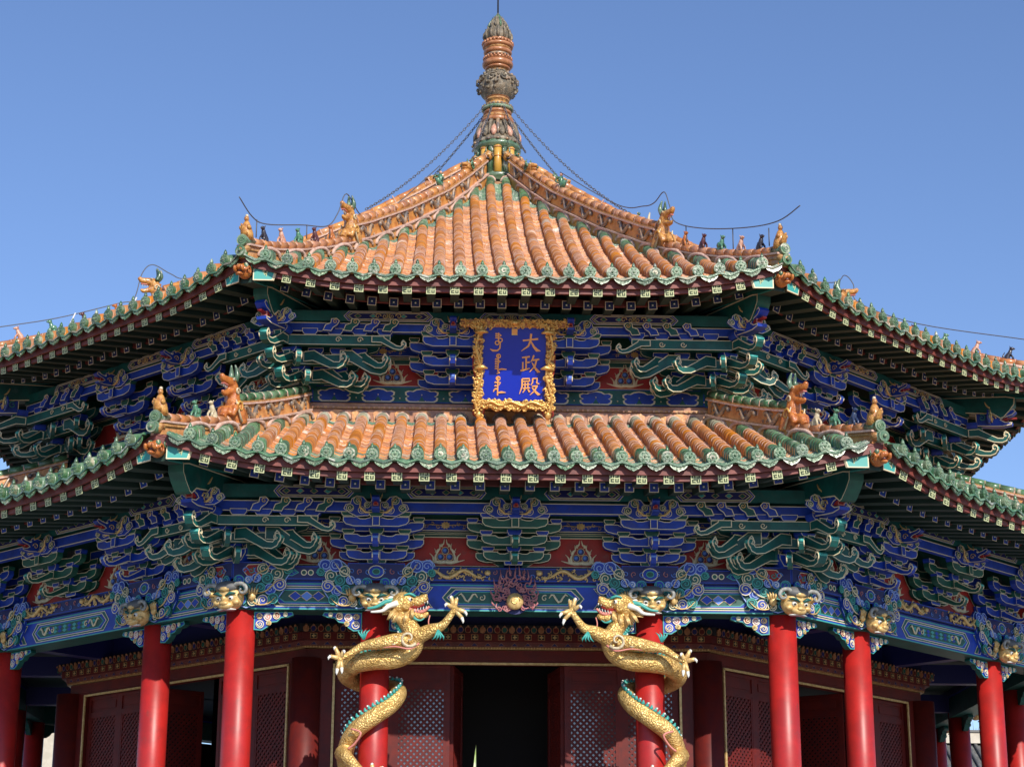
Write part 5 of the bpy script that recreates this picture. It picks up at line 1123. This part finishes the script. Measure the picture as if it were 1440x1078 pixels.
for j,wh in((-.5,'lower front-left corner ridge'),(.5,'lower front-right corner ridge')):
    put_fig(j,LO,12.08,'beast_amber','man',f'amber rider figurine at the tip of the {wh}')
    put_fig(j,LO,10.74,'beast_cream','sit',f'cream white seated figurine beside the orange beast, {wh}'); put_fig(j,LO,11.18,'beast_green','wing',f'green seated figurine between cream one and corner rider, {wh}')
    if j>0: put_fig(j,LO,11.61,'beast_blue','sit','dark blue seated figurine beside the rider on the lower front-right corner ridge')
def put_top(j,d,z,m,label,name,kind,s=1.):
    mb=MB()
    if kind=='head':     # dragon head biting the ridge top
        mb.ball((0,0,.10),(.13,.2,.12),m,10,8); mb.ball((0,-.17,.10),(.08,.10,.05),m); mb.ball((0,-.17,.02),(.07,.08,.03),m)
        for q in(-1,1): spiral(mb,SD(q*.13,q,0,.10),0,0,.09,1.3,0,True,.025,'glaze_green'); mb.tube([(q*.05,.05,.2),(q*.06,.15,.28),(q*.05,.10,.36)],[.04,.03,.008],'glaze_green',7); mb.ball((q*.08,-.12,.16),.025,'beast_cream',6,4)
    elif kind=='rider':
        mb.tube([(0,.10,.03),(0,0,.08),(0,-.12,.10),(0,-.2,.16)],[.06,.08,.06,.04],m,9); mb.tube([(0,.02,.1),(0,.0,.25),(0,0,.34)],[.06,.055,.03],m,9); mb.ball((0,0,.38),.04,'beast_pink')
        for q in(-1,1): mb.tube([(q*.05,0,.26),(q*.1,-.06,.2),(q*.08,-.12,.22)],[.025,.02,.015],m,6)
    else:
        for a,h in((-.10,.30),(0,.22),(.10,.34)): mb.tube([(0,a*.4,0),(0,a,.14),(0,a*1.3,h)],[.05,.035,.012],m,7)
        mb.ball((0,0,.08),(.07,.10,.07),m); mb.ball((0,.10,.30),.035,'glaze_green')
    V=mb.build(name,None,label=label,category='roof figurine'); V.matrix_world=Matrix((FACE(j)@Tr(0,-d/CA,z)@np.diag([s,s,s,1.])).tolist())
for j,w in((-.5,'left'),(.5,'right')):
    put_top(j,1.55,hipz(UP,1.55)+.47,'beast_amber',f'amber dragon head biting the top end of the front {w} ridge beside the finial','ridge_dragon_head','head',.9)
    put_top(j,2.85,hipz(UP,2.85)+.50,'beast_green',f'green rider figurine high on the front {w} ridge below the finial','ridge_rider','rider',.85)
put_top(1.5,2.96,hipz(UP,2.96)+.46,'beast_cream','cream pronged ornament behind the front right ridge near the crested beast','ridge_ornament','prong')
put_top(-1.5,1.3,hipz(UP,1.3)+.40,'beast_amber','amber dragon head seen behind the top of the left ridge','ridge_dragon_head','head',.9); put_top(1.5,1.3,hipz(UP,1.3)+.40,'beast_amber','amber dragon head seen behind the top of the right ridge','ridge_dragon_head','head',.9)
# ---------------- chains, wires, poles ----------------
def cpt(j,d,z): m=FACE(j); v=m@np.array([0,-d/CA,z,1]); return v[:3]
def chain(a,b,label,sag=.25):
    mb=MB(); a=np.array(a);b=np.array(b); L=np.linalg.norm(b-a); n=int(L/.068)
    for i in range(n):
        t=(i+.5)/n; p=a+(b-a)*t-np.array([0,0,sag*4*t*(1-t)]); d=unit((b-a)-np.array([0,0,sag*4*(1-2*t)])); s=unit(np.cross(d,(0,0,1))); w=s if i%2 else np.cross(d,s)
        P=[p+d*.042*math.cos(q*PI/4)+w*.022*math.sin(q*PI/4) for q in range(9)]; mb.tube(P,.0085,'wire_grey',5)
    mb.build('chain',None,label=label,category='chain',group='iron chains stayed from the finial')
for j,w in((-1.5,'left'),(1.5,'right')):
    a=cpt(j,.25,19.35); chain(a,cpt(j,2.7,16.52),f'outer iron chain running from the finial down to the {w} roof ridge',.22)
for j,w in((-2.5,'left'),(2.5,'right')):
    a=cpt(j,.25,19.25); chain(a,cpt(j,3.0,16.4),f'inner iron chain from the finial passing behind the {w} ridge',.15)
for j,w in((-.5,'left'),(.5,'right')): chain(cpt(j,.25,19.35),cpt(j,1.32,17.75),f'short iron chain hanging from the finial in front of the {w} ridge top',.10)
def wire(j,pts,label,posts=()):
    mb=MB(); P=smooth_path([cpt(j,d,z) for d,z in pts],6); mb.tube(P,.010,'wire_grey',5)
    for d,z0,z1 in posts: mb.tube([cpt(j,d,z0),cpt(j,d,z1)],.010,'wire_grey',5)
    mb.build('lightning_wire',None,label=label,category='wire',group='lightning wires along the roof ridges')
wire(-.5,[(10.25,13.05),(9.84,12.89),(9.4,12.94),(8.26,13.38),(7.41,13.7),(7.04,14.08),(6.75,14.56),(6.25,14.4),(5.9,14.5),(5.0,15.0),(2.9,16.75)],'thin lightning wire above the figurines of the upper front-left ridge',[(9.7,12.6,12.9),(8.1,13.2,13.45),(7.3,13.5,13.75)])
wire(.5,[(10.54,12.95),(9.97,12.92),(9.1,13.14),(7.85,13.6),(6.97,14.05),(6.8,14.41),(6.62,14.75),(6.29,14.68),(5.92,14.76),(5.0,15.15),(2.8,16.7)],'thin lightning wire above the figurines of the upper front-right ridge',[(9.7,12.6,12.9),(8.7,12.9,13.27),(7.3,13.5,13.85)])
wire(-1.5,[(10.0,12.75),(9.24,13.0),(8.29,13.32),(7.26,13.77),(6.98,13.91),(6.86,14.44),(6.68,14.65),(6.35,14.52),(6.06,14.47),(5.31,14.8),(4.5,15.3)],'thin lightning wire rising against the sky over the left upper eave')
wire(1.5,[(10.0,12.9),(9.73,12.99),(7.93,13.52),(6.92,14.07),(6.84,14.45),(6.69,14.66),(6.46,14.54),(5.5,14.8),(4.5,15.3)],'thin lightning wire falling against the sky over the right upper eave')
for j,d,w in((-1.5,7.05,'beside the left crested beast'),(-1.5,8.1,'farther out over the left eave'),(1.5,8.0,'over the right eave')):
    mb=MB(); z=hipz(UP,d)+.2; mb.tube([cpt(j,d,z),cpt(j,d-.12,z+.35)],.014,'pole_white',6); mb.build('wire_support',None,label=f'short white rod holding the lightning wire {w}',category='rod')
# ---------------- background: side hall and tree at the right, pale gable at the left ----------------
bh=empty('side_hall',Tr(18,24,0),label='low grey-tiled side hall with cream ridge seen between the right pillars',category='building')
mb=MB(); mb.box(-4.2,14,-.5,6,0,6.3,'plaster'); mb.build('wall',bh)
mb=MB(); mb.add([(-5,-2.6,6.2),(15,-2.6,6.2),(15,1.6,8.9),(-5,1.6,8.9),(15,6.2,6.2),(-5,6.2,6.2)],[(0,1,2,3),(3,2,4,5),(0,3,5),(1,4,2)],'grey_tile')
for i in range(80): x=-4.9+i*.25; mb.tube([(x,-2.6,6.25),(x,1.6,8.95)],.07,'grey_tile',6)
rf_=mb.build('roof',bh)
mb=MB(); mb.box(-5,15,1.4,1.8,8.9,9.25,'plaster'); mb.box(-5,15,1.35,1.85,9.25,9.32,'grey_tile'); mb.build('roof_ridge',rf_)
mb=MB(); mb.box(-14.4,-12.45,22,26,0,8.9,'plaster'); mb.add([(-14.6,21.7,8.9),(-12.1,21.7,8.9),(-12.1,26.3,8.9),(-14.6,26.3,8.9),(-13.3,21.7,9.9),(-13.3,26.3,9.9)],[(0,1,4),(1,2,5,4),(2,3,5),(3,0,4,5)],'grey_tile')
mb.build('gable_house',None,label='pale plastered gable house glimpsed behind the left veranda pillars',category='building')
def tree(x,y,label,seed):
    rr=random.Random(seed); root=empty('bare_tree',Tr(x,y,0),label=label,category='tree'); mb=MB(); tw=MB()
    def br(p,d,L,r,dep):
        q=np.array(p)+np.array(d)*L; m_=(np.array(p)+q)/2+np.array([rr.uniform(-.1,.1) for _ in range(3)])*L*.5
        (mb if dep<3 else tw).tube([p,m_,q],[r,r*.8,r*.62],'bark',6)
        if dep<6:
            for _ in range(3 if dep else 4): br(q,unit(np.array(d)+np.array([rr.uniform(-.7,.7),rr.uniform(-.7,.7),rr.uniform(-.15,.5)])),L*rr.uniform(.62,.82),r*.6,dep+1)
    br((0,0,0),(0,0,1),3.2,.22,0); mb.build('trunk',root); tw.build('crown',root)
tree(19,40,'bare brown tree behind the grey-tiled side hall roof',4)
# pale green pointed leaf rising before the doorway, growing from a pot on the terrace
pl_=empty('potted_plant',Tr(-.62,-11.2,1.5),label='pale green pointed leaf blade standing in front of the dark doorway',category='plant')
mb=MB(); mb.lathe([(.20,.004),(.26,.05),(.34,.5),(.38,.56),(.34,.56),(.32,.5),(.02,.48)],'glaze_green',20); mb.build('pot',pl_)
mb=MB()
for q,(a,h,ln) in enumerate(((.6,3.15,.10),(1.8,2.3,.3),(3.4,2.5,.28),(4.9,2.2,.35))):
    V=[];F=[];N=16
    for i in range(N+1):
        t=i/N; w=(.045 if q else .034)*math.sin(PI*min(1,t*.92+.08))**.8*(1.3 if q==0 else 1); x=ln*t*t*math.cos(a)*.8; y=ln*t*t*math.sin(a); V+=[(x-w,y,.45+h*t*.86),(x,y+.02,.45+h*t*.86),(x+w,y,.45+h*t*.86)]
    for i in range(N): b=i*3; F+=[(b,b+1,b+4,b+3),(b+1,b+2,b+5,b+4)]
    mb.add(V,F,'leaf_green',True)
mb.build('leaves',pl_)
